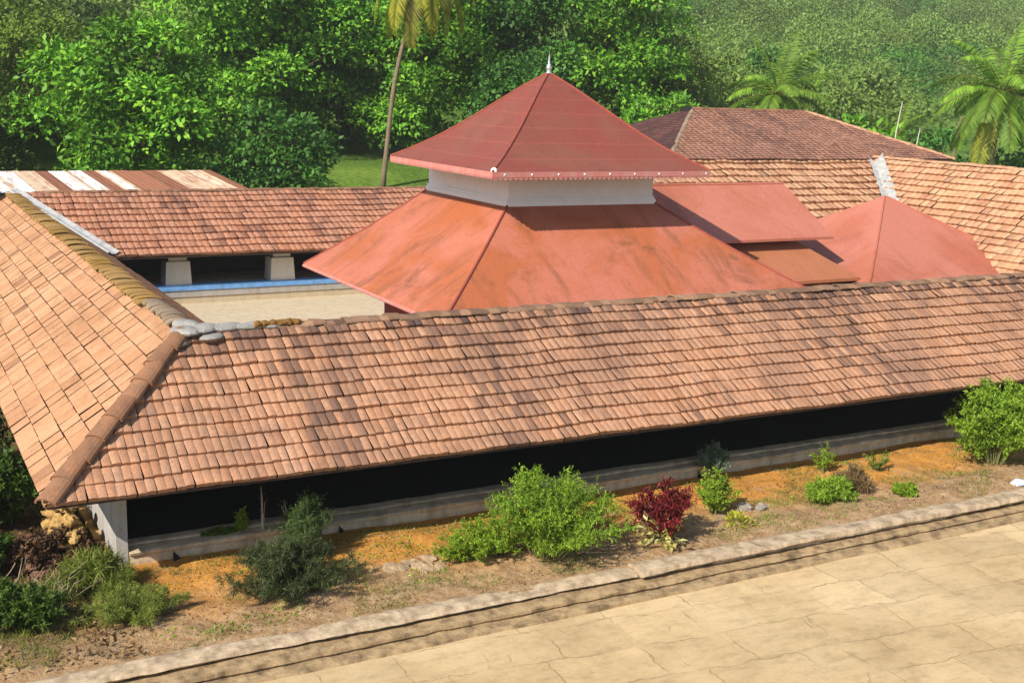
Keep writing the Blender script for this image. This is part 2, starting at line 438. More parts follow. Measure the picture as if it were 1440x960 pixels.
def mesh_obj(name, V, F, mat, parent=None, attrs=None, smooth=False, origin=None):
    """V (n,3) array in world space, F list of index tuples or (m,k) array"""
    V = np.asarray(V, dtype=np.float64)
    off = root_loc(parent) if parent is not None else Vector(origin or (0, 0, 0))
    V = V - np.array(off)
    me = bpy.data.meshes.new(name)
    if isinstance(F, np.ndarray):
        m, k = F.shape
        me.vertices.add(len(V))
        me.vertices.foreach_set('co', V.astype(np.float32).ravel())
        me.loops.add(m * k)
        me.loops.foreach_set('vertex_index', F.astype(np.int32).ravel())
        me.polygons.add(m)
        me.polygons.foreach_set('loop_start', np.arange(0, m * k, k, dtype=np.int32))
        me.update(calc_edges=True)
    else:
        me.from_pydata(V.tolist(), [], F)
        me.update()
    if attrs:
        for an, vals in attrs.items():
            a = me.attributes.new(an, 'FLOAT', 'FACE')
            a.data.foreach_set('value', np.asarray(vals, dtype=np.float32))
    if smooth:
        me.polygons.foreach_set('use_smooth', np.ones(len(me.polygons), dtype=bool))
    me.materials.append(mat)
    o = bpy.data.objects.new(name, me)
    COL.objects.link(o)
    if parent is not None:
        o.parent = parent
    else:
        o.location = off
    return o

def tag(o, label=None, cat=None, group=None, kind=None):
    if label: o['label'] = label
    if cat: o['category'] = cat
    if group: o['group'] = group
    if kind: o['kind'] = kind
    return o

def thing(name, label, cat, loc=(0, 0, 0), group=None):
    o = bpy.data.objects.new(name, None)
    o.empty_display_size = 0.3
    COL.objects.link(o)
    o.location = loc
    return tag(o, label, cat, group)

def copy_tree(o, parent=None):
    c = o.copy()
    COL.objects.link(c)
    if parent is not None:
        c.parent = parent
    for ch in [x for x in o.children]:
        copy_tree(ch, c)
    return c

class MB:
    def __init__(s):
        s.v, s.f = [], []
    def add(s, V, F):
        b = len(s.v)
        s.v += [tuple(p) for p in V]
        s.f += [tuple(i + b for i in q) for q in F]
        return s
    def box(s, x0, x1, y0, y1, z0, z1, tx=0.0, ty=0.0):
        V = [(x0, y0, z0), (x1, y0, z0), (x1, y1, z0), (x0, y1, z0), (x0 + tx, y0 + ty, z1), (x1 - tx, y0 + ty, z1), (x1 - tx, y1 - ty, z1), (x0 + tx, y1 - ty, z1)]
        return s.add(V, [(3, 2, 1, 0), (4, 5, 6, 7), (0, 1, 5, 4), (1, 2, 6, 5), (2, 3, 7, 6), (3, 0, 4, 7)])
    def slab(s, poly, th, down=(0, 0, -1)):
        n = len(poly)
        d = Vector(down) * th
        V = [Vector(p) for p in poly] + [Vector(p) + d for p in poly]
        F = [tuple(range(n)), tuple(range(2 * n - 1, n - 1, -1))]
        F += [(i, n + i, n + (i + 1) % n, (i + 1) % n) for i in range(n)]
        return s.add(V, F)
    def tube(s, pts, radii, seg=8, cap=True):
        pts = [Vector(p) for p in pts]
        if isinstance(radii, (int, float)):
            radii = [radii] * len(pts)
        V, F = [], []
        up0 = None
        for i, p in enumerate(pts):
            d = (pts[min(i + 1, len(pts) - 1)] - pts[max(i - 1, 0)]).normalized()
            if up0 is None:
                ref = Vector((0, 0, 1)) if abs(d.z) < 0.9 else Vector((1, 0, 0))
                up0 = d.cross(ref).normalized()
            a = (up0 - d * up0.dot(d)).normalized()
            up0 = a
            b = d.cross(a)
            for k in range(seg):
                t = 2 * math.pi * k / seg
                V.append(p + (a * math.cos(t) + b * math.sin(t)) * radii[i])
        for i in range(len(pts) - 1):
            for k in range(seg):
                F.append((i * seg + k, i * seg + (k + 1) % seg, (i + 1) * seg + (k + 1) % seg, (i + 1) * seg + k))
        if cap:
            F.append(tuple(range(seg))[::-1])
            F.append(tuple((len(pts) - 1) * seg + k for k in range(seg)))
        return s.add(V, F)
    def lathe(s, c, prof, seg=16):
        V, F = [], []
        for r, z in prof:
            for k in range(seg):
                t = 2 * math.pi * k / seg
                V.append((c[0] + r * math.cos(t), c[1] + r * math.sin(t), c[2] + z))
        for i in range(len(prof) - 1):
            for k in range(seg):
                F.append((i * seg + k, i * seg + (k + 1) % seg, (i + 1) * seg + (k + 1) % seg, (i + 1) * seg + k))
        return s.add(V, F)
    def build(s, name, mat, parent=None, smooth=False, origin=None):
        return mesh_obj(name, np.array([tuple(p) for p in s.v]), s.f, mat, parent, None, smooth, origin)

def fnoise(x, y, z=0.0):
    return mnoise.noise(Vector((x, y, z)))

# ------------------------------------------------------------------ tiled roofs
def tile_roof(name, e0, e1, up, poly, tw, rows, mat, parent, seed=0, hump=0.03, lip=0.035, wear=0.06, jit=1.0, sag=0.03, wear_top=0.0, plain=False):
    """e0->e1 eave line, up: vector from eave to ridge. poly: (u,v) outline, u metres along the eave, v 0..1 up the slope (convex)."""
    rng = random.Random(seed)
    e0, e1, up = Vector(e0), Vector(e1), Vector(up)
    L = (e1 - e0).length
    U = (e1 - e0) / L
    Lv = up.length
    Vd = up / Lv
    N = U.cross(Vd)
    if N.z < 0:
        N = -N
    pv = [p[1] for p in poly]
    def span(v):
        us = []
        n = len(poly)
        for i in range(n):
            (ua, va), (ub, vb) = poly[i], poly[(i + 1) % n]
            if va == vb:
                if abs(v - va) < 1e-6:
                    us += [ua, ub]
                continue
            t = (v - va) / (vb - va)
            if -1e-6 <= t <= 1 + 1e-6:
                us.append(ua + t * (ub - ua))
        return (min(us), max(us)) if us else (0, 0)
    V, F, Wr = [], [], []
    prof = [0.0, 0.22, 0.5, 0.78, 1.0] if not plain else [0.0, 0.5, 1.0]
    rh = 1.0 / rows
    bands = [0.0]
    for r in range(rows):
        bands.append(bands[-1] + rh * (1 + 0.10 * jit * (rng.random() - 0.5)))
    bands = [b / bands[-1] for b in bands]
    streak = {}
    for r in range(rows):
        v0, v1 = bands[r], bands[r + 1]
        ulo0, uhi0 = span(v0)
        ulo1, uhi1 = span(v1)
        ulo, uhi = min(ulo0, ulo1), max(uhi0, uhi1)
        k0 = int(math.floor((ulo - tw) / tw))
        k1 = int(math.ceil((uhi + tw) / tw))
        rowoff = (r % 2) * tw * 0.5 * (1 if plain else 0) + tw * 0.12 * (rng.random() - 0.5) * jit
        for k in range(k0, k1 + 1):
            ua = k * tw + rowoff + (rng.random() - 0.5) * 0.05 * tw * jit
            ub = ua + tw * ((0.962 if plain else 0.975) - 0.02 * rng.random())
            vm = 0.5 * (v0 + v1)
            lo, hi = span(vm)
            if ub < lo + 0.02 or ua > hi - 0.02:
                continue
            vlo = v0 - (0.012 + 0.012 * rng.random() * jit) / Lv
            vhi = v1 + (-0.032 - .02 * rng.random() if plain else 0.02) / Lv
            lift = lip * (0.9 + 0.5 * rng.random() * jit)
            skew = (rng.random() - 0.5) * 0.035 * jit * tw / 0.24
            tilt = (rng.random() - 0.5) * 0.015 * jit
            su, sv = 0.5 * (ua + ub) * 0.45, vm * Lv * 0.45
            wob = sag * (fnoise(su * 0.5, sv * 0.6, seed) + 0.6 * fnoise(su * 1.7, sv * 1.5, seed + 5))
            b = len(V)
            for (vv, lf) in ((vlo, lift), (vhi, 0.0)):
                l_, h_ = span(min(1, max(0, vv)))
                for i, s in enumerate(prof):
                    uu = ua + (ub - ua) * s + (skew if vv == vlo else 0)
                    uu = min(max(uu, l_), h_)
                    hh = hump * (math.sin(math.pi * s) ** 0.8 if 0 < s < 1 else 0) * (0.85 + 0.3 * rng.random())
                    V.append(e0 + U * uu + Vd * (vv * Lv) + N * (lf + hh + wob + tilt * (s - 0.5) + 0.03))
            n = len(prof)
            for i in range(n):      # lower lip
                p = V[b + i]
                V.append(p - N * (lift + 0.045) + Vd * 0.004)
            for i in range(n - 1):
                F.append((b + i, b + i + 1, b + n + i + 1, b + n + i))
                F.append((b + 2 * n + i, b + 2 * n + i + 1, b + i + 1, b + i))
            # wear: dirty groups of tiles running down the slope, more near the ridge
            g = fnoise(k * tw * 0.55 / 0.24 * 0.24 + 31 * seed, vm * Lv * 0.16, 3.3)
            w = 0.0
            if g > (0.30 - 0.22 * max(0, vm - .5) * 2 * (1 if wear_top else 0)) and rng.random() < 0.45 * wear / 0.06:
                w = 0.25 + 0.45 * rng.random()
            if rng.random() < wear * .5:
                w = max(w, 0.1 + 0.4 * rng.random())
            if wear_top and vm > 0.72 and rng.random() < 0.55:
                w = max(w, wear_top * (vm - 0.65) / 0.35 * (0.4 + 0.8 * rng.random()))
            w = max(w, 0.06 * rng.random())
            Wr += [w] * (2 * (n - 1))
    return mesh_obj(name, np.array([tuple(p) for p in V]), F, mat, parent, {'wear': Wr})

def ridge_caps(name, p, q, r, seg, mat, parent, seed=0, wear=0.15, over=0.0, flat=0.75, lump=0.0):
    rng = random.Random(seed)
    p, q = Vector(p), Vector(q)
    L = (q - p).length
    d = (q - p) / L
    side = d.cross(Vector((0, 0, 1))).normalized()
    upv = side.cross(d)
    V, F, Wr = [], [], []
    n = max(1, int(L / seg))
    m = 8
    for i in range(n):
        a = p + d * (L * i / n - 0.03)
        c = p + d * (L * (i + 1) / n + 0.03)
        ra = r * (1.08 + 0.08 * rng.random() + lump * rng.random())
        rc = r * (0.94 + 0.06 * rng.random() + lump * rng.random())
        sh = side * (rng.random() - 0.5) * 0.06 * r / 0.2 + upv * (rng.random() - 0.5) * 0.05 * r / 0.2
        b = len(V)
        for (o, rr) in ((a, ra), (c, rc)):
            for k in range(m + 1):
                t = math.pi * k / m
                V.append(o + sh + side * math.cos(t) * rr + upv * (math.sin(t) * rr * flat + over))
        for (o, rr) in ((a, ra * 0.82), (c, rc * 0.82)):
            for k in range(m + 1):
                t = math.pi * k / m
                V.append(o + sh + side * math.cos(t) * rr + upv * (math.sin(t) * rr * flat + over - 0.01))
        for k in range(m):
            F.append((b + k, b + k + 1, b + m + 2 + k, b + m + 1 + k))
            F.append((b + 2 * (m + 1) + k, b + 2 * (m + 1) + k + 1, b + k + 1, b + k))
            F.append((b + m + 1 + k, b + m + 2 + k, b + 3 * (m + 1) + k + 1, b + 3 * (m + 1) + k))
        w = rng.random() * wear * 2 if rng.random() < 0.7 else rng.random() * wear * 5
        Wr += [min(1, w)] * (3 * m)
    return mesh_obj(name, np.array([tuple(x) for x in V]), F, mat, parent, {'wear': Wr})

def lumps(name, blobs, mat, parent=None, seed=0, origin=None, amp=0.28):
    """irregular stones / mortar lumps: each blob (x,y,z,rx,ry,rz)"""
    rng = random.Random(seed)
    mb = MB()
    for (x, y, z, rx, ry, rz) in blobs:
        V, F = [], []
        nu, nv = 12, 8
        a0 = rng.random() * 6.28
        sd = rng.random() * 50
        for j in range(nv + 1):
            th = math.pi * j / nv
            for i in range(nu):
                ph = 2 * math.pi * i / nu
                d = Vector((math.sin(th) * math.cos(ph), math.sin(th) * math.sin(ph), math.cos(th)))
                k = 1 + amp * 1.6 * fnoise(d.x * 1.4 + sd, d.y * 1.4, d.z * 1.4) + amp * 0.6 * fnoise(d.x * 4 + sd, d.y * 4, d.z * 4)
                px, py = d.x * rx * k, d.y * ry * k
                V.append((x + px * math.cos(a0) - py * math.sin(a0), y + px * math.sin(a0) + py * math.cos(a0), z + d.z * rz * k))
        for j in range(nv):
            for i in range(nu):
                F.append((j * nu + i, (j + 1) * nu + i, (j + 1) * nu + (i + 1) % nu, j * nu + (i + 1) % nu))
        mb.add(V, F)
    return mb.build(name, mat, parent, False, origin)

# ------------------------------------------------------------------ setting: ground, court, hill
def sstep(a, b, x):
    t = min(1, max(0, (x - a) / (b - a)))
    return t * t * (3 - 2 * t)

def terrain_z(x, y):
    z = -0.8 + 3.0 * sstep(69, 79, y) + 3.0 * sstep(60, 74, x) * (1 - sstep(69, 79, y)) * sstep(20, 45, y)
    z += 0.05 * max(0, min(y, 118) - 79) + 1.7 * sstep(80, 94, y)
    start = 112 - 14 * sstep(40, 5, x)
    slope = 0.20 + 0.14 * sstep(60, -10, x)
    d = max(0, y - start)
    if d > 0:
        z += slope * d * d / (d + 18) + 3.5 * sstep(0, 60, d) * fnoise(x * 0.016, y * 0.016, 2.2)
    return z

xs = np.concatenate([np.linspace(-500, -60, 12), np.linspace(-50, 150, 68), np.linspace(165, 900, 24)])
ys = np.concatenate([np.linspace(-300, 20, 10), np.linspace(30, 160, 66), np.linspace(168, 700, 40)])
V = [(x, y, terrain_z(x, y)) for y in ys for x in xs]
nx = len(xs)
F = np.array([(j * nx + i, j * nx + i + 1, (j + 1) * nx + i + 1, (j + 1) * nx + i) for j in range(len(ys) - 1) for i in range(nx - 1)])
tag(mesh_obj('terrain', V, F, M['lawn'], smooth=True), kind='structure')

def grid(name, x0, x1, y0, y1, nx, ny, zf, mat, wall=0.6):
    X = np.linspace(x0, x1, nx)
    Y = np.linspace(y0, y1, ny)
    V = [(x, y, zf(x, y)) for y in Y for x in X]
    F = [(j * nx + i, j * nx + i + 1, (j + 1) * nx + i + 1, (j + 1) * nx + i) for j in range(ny - 1) for i in range(nx - 1)]
    return tag(mesh_obj(name, V, F, mat, smooth=True), kind='structure')

grid('paved_court', -14, 60, -12, 21.25, 150, 66, lambda x, y: -0.34 + 0.012 * fnoise(x * 0.4, y * 0.4) + 0.006 * fnoise(x * 1.5, y * 1.5), M['paving'])

def soil_z(x, y):
    z = 0.02 + 0.13 * fnoise(x * 0.35, y * 0.6, 1) + 0.09 * fnoise(x * 1.3, y * 1.3, 2) + 0.04 * fnoise(x * 3.5, y * 3.5, 4)
    edge = sstep(21.75, 22.5, y) * (0.4 + 0.6 * sstep(26.7, 26.0, y))
    return z * edge + 0.03
grid('terrace_soil', -14, 50, 21.7, 26.95, 420, 52, soil_z, M['soil'])
def side_z(x, y):
    z = 0.10 * fnoise(x * 0.5, y * 0.5, 3) + 0.06 * fnoise(x * 1.7, y * 1.7, 4)
    return z * sstep(26.7, 28, y) + 0.02
grid('side_ground', -14, 4.55, 26.7, 72, 70, 150, side_z, M['litter'])

def extrude_x(name, prof, x0, x1, nx, mat, parent=None, jit=0.02, seed=0, freq=1.0, kind=None):
    """weathered masonry run along x from an (y,z) outline"""
    V, F = [], []
    m = len(prof)
    for i in range(nx + 1):
        x = x0 + (x1 - x0) * i / nx
        for k, (y, z) in enumerate(prof):
            a = fnoise(x * freq, k * .35, seed) + 0.45 * fnoise(x * freq * 5, k * .6, seed + 9) + .22 * fnoise(x * freq * 17, k * 1.3, seed + 19)
            c = fnoise(x * freq * 1.1, k * .3, seed + 20) + 0.4 * fnoise(x * freq * 5.3, k * .5, seed + 29) + .2 * fnoise(x * freq * 15, k * 1.2, seed + 39)
            drop = 0.0
            V.append((x, y + jit * a, z + jit * 0.8 * c - drop))
    for i in range(nx):
        for k in range(m - 1):
            F.append((i * m + k, i * m + k + 1, (i + 1) * m + k + 1, (i + 1) * m + k))
    F.append(tuple(range(m)))
    F.append(tuple(nx * m + k for k in range(m))[::-1])
    o = mesh_obj(name, V, F, mat, parent)
    if kind: tag(o, kind=kind)
    return o

extrude_x('kerb', [(22.05, -0.1), (21.98, 0.02), (21.85, 0.05), (21.62, 0.05), (21.46, 0.03), (21.42, -0.02), (21.47, -0.055), (21.56, -0.075), (21.57, -0.13), (22.0, -0.14)], -14, 15.3, 620, M['kerb'], None, 0.065, 3, 0.4, 'structure')
extrude_x('kerb', [(22.0, -0.1), (21.92, 0.09), (21.78, 0.13), (21.48, 0.135), (21.33, 0.125), (21.29, 0.03), (21.33, -0.02), (21.46, -0.045), (21.47, -0.13), (22.0, -0.14)], 15.36, 52, 700, M['kerb'], None, 0.055, 13, 0.5, 'structure')
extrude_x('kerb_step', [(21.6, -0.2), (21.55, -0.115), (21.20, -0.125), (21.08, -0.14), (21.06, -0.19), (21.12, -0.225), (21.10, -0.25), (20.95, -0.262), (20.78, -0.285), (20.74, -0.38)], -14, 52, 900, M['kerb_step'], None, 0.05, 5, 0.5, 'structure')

# ------------------------------------------------------------------ tiled quadrangle building
EZ, RZ = 2.29, 4.98
FY0, FYR, FY1 = 25.06, 28.93, 32.8       # front wing: outer eave, ridge, inner eave
LX0, LXR, LX1 = 2.85, 6.72, 10.6         # left wing
BY0, BYR, BY1 = 61.0, 67.3, 71.5         # back wing
XE = 50.0                                # right end of the front wing
Q = thing('cloister_building', 'long terracotta tiled temple cloister wrapped around an inner courtyard, hipped at its near left corner', 'temple cloister', (4.49, 26.7, 0))

up_f = Vector((0, FYR - FY0, RZ - EZ))
Lf = XE - LX0
fr = tile_roof('tiled_roof', (LX0, FY0, EZ), (XE, FY0, EZ), up_f, [(0, 0), (Lf, 0), (Lf, 1), (LXR - LX0, 1)], 0.205, 11, M['tile'], Q, 1, 0.017, 0.066, 0.065, 1.3, 0.085, 0.95)
fr['label'] = 'front roof slope of weathered terracotta tiles with dark stained groups'
mb = MB(); mb.slab([(LX0 + .03, FY0 + .02, EZ - .03), (XE, FY0 + .02, EZ - .03), (XE, FYR, RZ - .03), (LXR, FYR, RZ - .03)], 0.06); mb.build('roof_boarding', M['board'], fr)
# inner slope of the front wing
tr = tile_roof('tiled_roof', (XE, FY1, EZ), (LX1, FY1, EZ), (0, FYR - FY1, RZ - EZ), [(0, 0), (XE - LX1, 0), (XE - LXR, 1), (0, 1)], 0.5, 8, M['tile'], Q, 2, 0.03, 0.04)
mb = MB(); mb.slab([(LX1, FY1, EZ - .03), (XE, FY1, EZ - .03), (XE, FYR, RZ - .03), (LXR, FYR, RZ - .03)], 0.06); mb.build('roof_boarding', M['board'], tr)
# left wing, outer slope: large flat plates
Ll = BY1 - FY0
lr = tile_roof('tiled_roof', (LX0, BY1, EZ), (LX0, FY0, EZ), (LXR - LX0, 0, RZ - EZ), [(0, 0), (Ll, 0), (Ll - (FYR - FY0), 1), (BY1 - BYR, 1)], 0.60, 9, M['tile_pale'], Q, 3, 0.006, 0.014, 0.02, 1.0, 0.045, 0.0, True)
lr['label'] = 'left roof slope of large pale flat clay plates'
mb = MB(); mb.slab([(LX0 + .02, BY1, EZ - .03), (LX0 + .02, FY0 + .03, EZ - .03), (LXR, FYR, RZ - .03), (LXR, BYR, RZ - .03)], 0.06); mb.build('roof_boarding', M['board'], lr)
# left wing, inner slope
li = tile_roof('tiled_roof', (LX1, FY1, EZ), (LX1, BY0, EZ), (LXR - LX1, 0, RZ - EZ), [(0, 0), (BY0 - FY1, 0), (BYR - FY1, 1), (FYR - FY1, 1)], 0.3, 11, M['ridge'], Q, 4, 0.03, 0.04, 0.25)
li['label'] = 'dark inner slope of the left wing seen edge on'
mb = MB(); mb.slab([(LX1, FY1, EZ - .03), (LX1, BY0, EZ - .03), (LXR, BYR, RZ - .03), (LXR, FYR, RZ - .03)], 0.06); mb.build('roof_boarding', M['board'], li)
# back wing
XB = 42.0
br = tile_roof('tiled_roof', (LX1, BY0, EZ), (XB, BY0, EZ), (0, BYR - BY0, RZ - EZ), [(0, 0), (XB - LX1, 0), (XB - LX1, 1), (LXR - LX1, 1)], 0.32, 10, M['tile_far'], Q, 5, 0.03, 0.085, 0.06, 1.2, 0.07, 0.3)
br['label'] = 'back roof slope of terracotta tiles beyond the courtyard'
mb = MB(); mb.slab([(LX1, BY0 + .02, EZ - .04), (XB, BY0 + .02, EZ - .04), (XB, BYR, RZ - .04), (LXR, BYR, RZ - .04)], 0.08)
mb.slab([(LXR, BYR, RZ - .04), (XB, BYR, RZ - .04), (XB, BY1, 3.0), (LXR, BY1, 3.0)], 0.08); mb.build('roof_boarding', M['board'], br)
# valley flashing between left and back wing
mb = MB()
a, b_ = Vector((LXR + .05, BYR - .2, RZ + .22)), Vector((LX1 + .12, BY0 - .1, EZ + .22))
d = (b_ - a).normalized(); sd = d.cross(Vector((0, 0, 1))).normalized()
for (o0, o1, dz0, dz1) in ((-.34, -.10, .10, .0), (-.10, .10, .0, .0), (.10, .34, .0, .10)):
    mb.slab([a + sd * o0 + Vector((0, 0, dz0)), a + sd * o1 + Vector((0, 0, dz1)), b_ + sd * o1 + Vector((0, 0, dz1)), b_ + sd * o0 + Vector((0, 0, dz0))], 0.015)
mb.tube([a + sd * .36 + Vector((0, 0, .1)), b_ + sd * .36 + Vector((0, 0, .1))], 0.05, 6)
mb.build('valley_gutter', M['metal'], Q)
# ridge and hip caps
c0 = Vector((LXR, FYR, RZ))
hip = ridge_caps('hip_cap', (LX0 + .02, FY0 + .02, EZ + .03), (LXR - .15, FYR - .15, RZ + .02), 0.235, 0.62, M['ridge'], Q, 11, 0.05, 0.03, 0.62, 0.12)
hip['label'] = 'broad brown cement hip running down to the eave corner'
ridge_caps('ridge_cap', (LXR + 2.3, FYR, RZ + .0), (XE, FYR, RZ + .0), 0.20, 0.30, M['ridge_far'], Q, 12, 0.16, -0.02, 0.42, 0.35)
rl = ridge_caps('ridge_cap', (LXR + .05, FYR + .9, RZ + .03), (LXR + .05, FYR + 4.2, RZ + .03), 0.27, 0.34, M['ridge_grey'], Q, 13, 0.08, 0.0, 0.42, 0.08)
rl['label'] = 'grey half round ridge tiles at the near end of the left ridge'
rm = ridge_caps('ridge_cap', (LXR + .05, FYR + 4.2, RZ + .02), (LXR + .02, BYR, RZ + .02), 0.34, 0.26, M['ridge_moss'], Q, 14, 0.16, -0.02, 0.20, 0.10)
rm['label'] = 'left ridge tiles edged with yellow moss'
ridge_caps('ridge_cap', (LXR + 1.2, BYR, RZ + .02), (XB, BYR, RZ + .02), 0.17, 0.4, M['ridge'], Q, 15, 0.12, 0.0, 0.6, 0.1)
rng = random.Random(5)
lumps('cement_patch', [(LXR - .05, FYR - .12, RZ + .04, .42, .34, .12), (LXR + .45, FYR + .02, RZ + .05, .50, .34, .11), (LXR + 1.0, FYR + .02, RZ + .04, .52, .30, .11), (LXR + .12, FYR + .5, RZ + .06, .30, .48, .14), (LXR + 1.6, FYR, RZ + .03, .50, .24, .11), (LXR + 2.3, FYR + .02, RZ + .02, .45, .2, .11), (LXR - .30, FYR - .36, RZ - .18, .26, .26, .11), (LXR + .55, FYR - .30, RZ - .10, .42, .26, .08)], M['cement'], Q, 7, amp=.07)
lumps('moss_clump', [(LXR + 1.75 + .2 * i, FYR - .15 + .05 * rng.random(), RZ + .10, .16, .12, .08) for i in range(6)], M['moss'], Q, 8)
# end wall on the left, plastered
mb = MB(); mb.box(4.49, 4.75, 26.72, 70.5, -0.1, 3.25); w = mb.build('end_wall', M['plaster'], Q)
mb = MB(); mb.box(4.30, 4.485, 26.5, 70.5, -0.15, 0.10); mb.build('wall_footing', M['ochre_stone'], Q)
# front verandah: stepped plinth, back wall, posts and beam
extrude_x('plinth', [(26.72, -0.15), (26.71, 0.10), (26.74, 0.27), (26.66, 0.285), (26.64, 0.35), (26.70, 0.375), (27.02, 0.38), (27.07, 0.375), (27.07, 0.40), (26.99, 0.41), (26.98, 0.455), (27.05, 0.47), (27.30, 0.465), (27.4, 0.36)], 4.77, XE, 360, M['plinth'], Q, 0.034, 6, 0.8)
for x in (5.75, 9.85, 15.2, 21.0):
    mb = MB(); mb.add([(x, 26.66, .0), (x + .22, 26.66, .0), (x, 26.66, .26), (x, 26.52, .0)], [(0, 1, 2), (0, 2, 3), (3, 2, 1), (0, 3, 1)]); mb.build('drain_notch', M['dark'], Q)  # solid wedge, its black painted as the shade of a drain opening
mb = MB(); mb.box(4.78, XE, 27.26, 30.29, 0.2, 0.44); mb.build('verandah_floor', M['dark'], Q)  # floor coloured near-black to imitate the shade under the roof
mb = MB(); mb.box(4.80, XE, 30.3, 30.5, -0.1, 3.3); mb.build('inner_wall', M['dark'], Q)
mb = MB(); mb.box(4.76, XE, 29.35, 29.65, 3.2, 3.45); mb.build('beam', M['wood'], Q)
for i in range(14):
    x = 8.2 + 3.1 * i
    mb = MB(); mb.box(x, x + .2, 29.4, 29.6, 0.66, 3.2); mb.build('post', M['wood'], Q)
# courtyard side: back verandah with blue edged plinth and stout white pillars
mb = MB(); mb.box(LX1 - 1, XB, 62.0, 66.0, -0.6, 0.50); mb.build('plinth', M['court'], Q)['label'] = 'courtyard plinth'
mb = MB(); mb.box(LX1 - 1, XB, 61.9, 62.6, 0.30, 0.58); mb.build('plinth_edge', M['blue'], Q)['label'] = 'blue painted edge of the courtyard plinth'
mb = MB(); mb.box(LX1 - 1, XB, 61.95, 61.99, -0.05, 0.295); mb.build('plinth_face', M['plaster'], Q)
for x in (14.1, 19.7, 25.3, 30.9):
    mb = MB(); mb.box(x - .68, x + .68, 62.03, 63.25, 0.583, 1.8, .07, .06); p = mb.build('pillar', M['pillar'], Q)
    mb = MB(); mb.box(x - .48, x + .48, 62.2, 63.1, 1.802, 2.62); mb.build('capital', M['pillar'], p)
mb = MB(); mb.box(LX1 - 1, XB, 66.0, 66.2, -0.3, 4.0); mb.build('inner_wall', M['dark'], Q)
mb = MB(); mb.box(8.4, 8.6, FY1, BY0, -0.6, 3.2); mb.build('inner_wall', M['maroon'], Q)
mb = MB(); mb.box(LX1 - .12, LX1 + .02, FY1, BY0, 2.05, 2.26); mb.build('fascia_board', M['wood'], Q)
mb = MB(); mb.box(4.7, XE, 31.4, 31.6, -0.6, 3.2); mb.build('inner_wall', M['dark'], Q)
grid('courtyard_floor', 8, 46, 31.6, 62.0, 20, 20, lambda x, y: -0.42, M['court'])

# ------------------------------------------------------------------ shrine with two tiered red roof
T = thing('shrine', 'square central shrine with two tiered red pyramid roof and white clerestory band', 'temple shrine', (26.2, 45.5, -0.42))
mb = MB(); mb.box(20.5, 32, 40, 49.6, -0.5, 4.4); mb.build('wall', M['maroon'], T)
lowA, lowB, lowC, lowD = (17.5, 37, 3.0), (35, 37, 3.0), (35, 52, 3.0), (17.5, 52, 3.0)
upA, upB, upC, upD = (22.70, 42.12, 6.52), (29.80, 42.12, 6.52), (29.80, 49.84, 6.52), (22.70, 49.84, 6.52)
def soft_face(mb, a, b, c, d, nu=26, nv=14, th=0.14, belly=-0.10, seed=0, amp=0.02):
    a, b, c, d = map(Vector, (a, b, c, d))
    V, F = [], []
    for j in range(nv + 1):
        t = j / nv
        l, r = a.lerp(d, t), b.lerp(c, t)
        for i in range(nu + 1):
            s = i / nu
            p = l.lerp(r, s)
            e = min(1, 6 * min(s, 1 - s)) * min(1, 8 * min(t, 1 - t))
            V.append(p + Vector((0, 0, belly * 4 * t * (1 - t) + e * amp * fnoise(p.x * .7, p.y * .7, seed))))
    for j in range(nv):
        for i in range(nu):
            k = j * (nu + 1) + i
            F.append((k, k + 1, k + nu + 2, k + nu + 1))
    # eave edge
    k = len(V)
    for i in range(nu + 1):
        V.append(V[i] - Vector((0, 0, th)))
    for i in range(nu):
        F.append((k + i, k + i + 1, i + 1, i))
    mb.add(V, F)
mb = MB()
for i, (p, q, r, s) in enumerate(((lowA, lowB, upB, upA), (lowB, lowC, upC, upB), (lowC, lowD, upD, upC), (lowD, lowA, upA, upD))):
    soft_face(mb, p, q, r, s, seed=i)
low = mb.build('lower_roof', M['red_low'], T, True)
mb = MB(); mb.slab([(17.6, 37.1, 2.84), (34.9, 37.1, 2.84), (34.9, 51.9, 2.84), (17.6, 51.9, 2.84)], .05); mb.build('soffit', M['maroon'], low)
def curve_line(p, q, belly, n=14, dz=0.0):
    p, q = Vector(p), Vector(q)
    return [p.lerp(q, i / n) + Vector((0, 0, belly * 4 * (i / n) * (1 - i / n) + dz)) for i in range(n + 1)]
for (p, q) in ((lowA, upA), (lowB, upB), (lowD, upD)):
    mb = MB(); mb.tube(curve_line(p, q, -0.10), 0.055, 8); mb.build('hip_roll', M['hip_roll'], low)
mb = MB(); mb.tube([Vector(lowD) + Vector((0, 0, -.10)), Vector(lowA) + Vector((0, 0, -.10)), Vector(lowB) + Vector((0, 0, -.10))], 0.075, 8); mb.build('eave_trim', M['fascia'], low)
# white clerestory
mb = MB(); mb.box(22.73, 29.77, 42.15, 49.81, 6.35, 8.1); cw = mb.build('clerestory_wall', M['white'], T)
mb = MB(); mb.box(22.62, 29.88, 42.04, 49.92, 6.42, 6.66); mb.box(22.67, 29.83, 42.09, 49.87, 6.661, 6.78); mb.build('base_moulding', M['white'], cw)
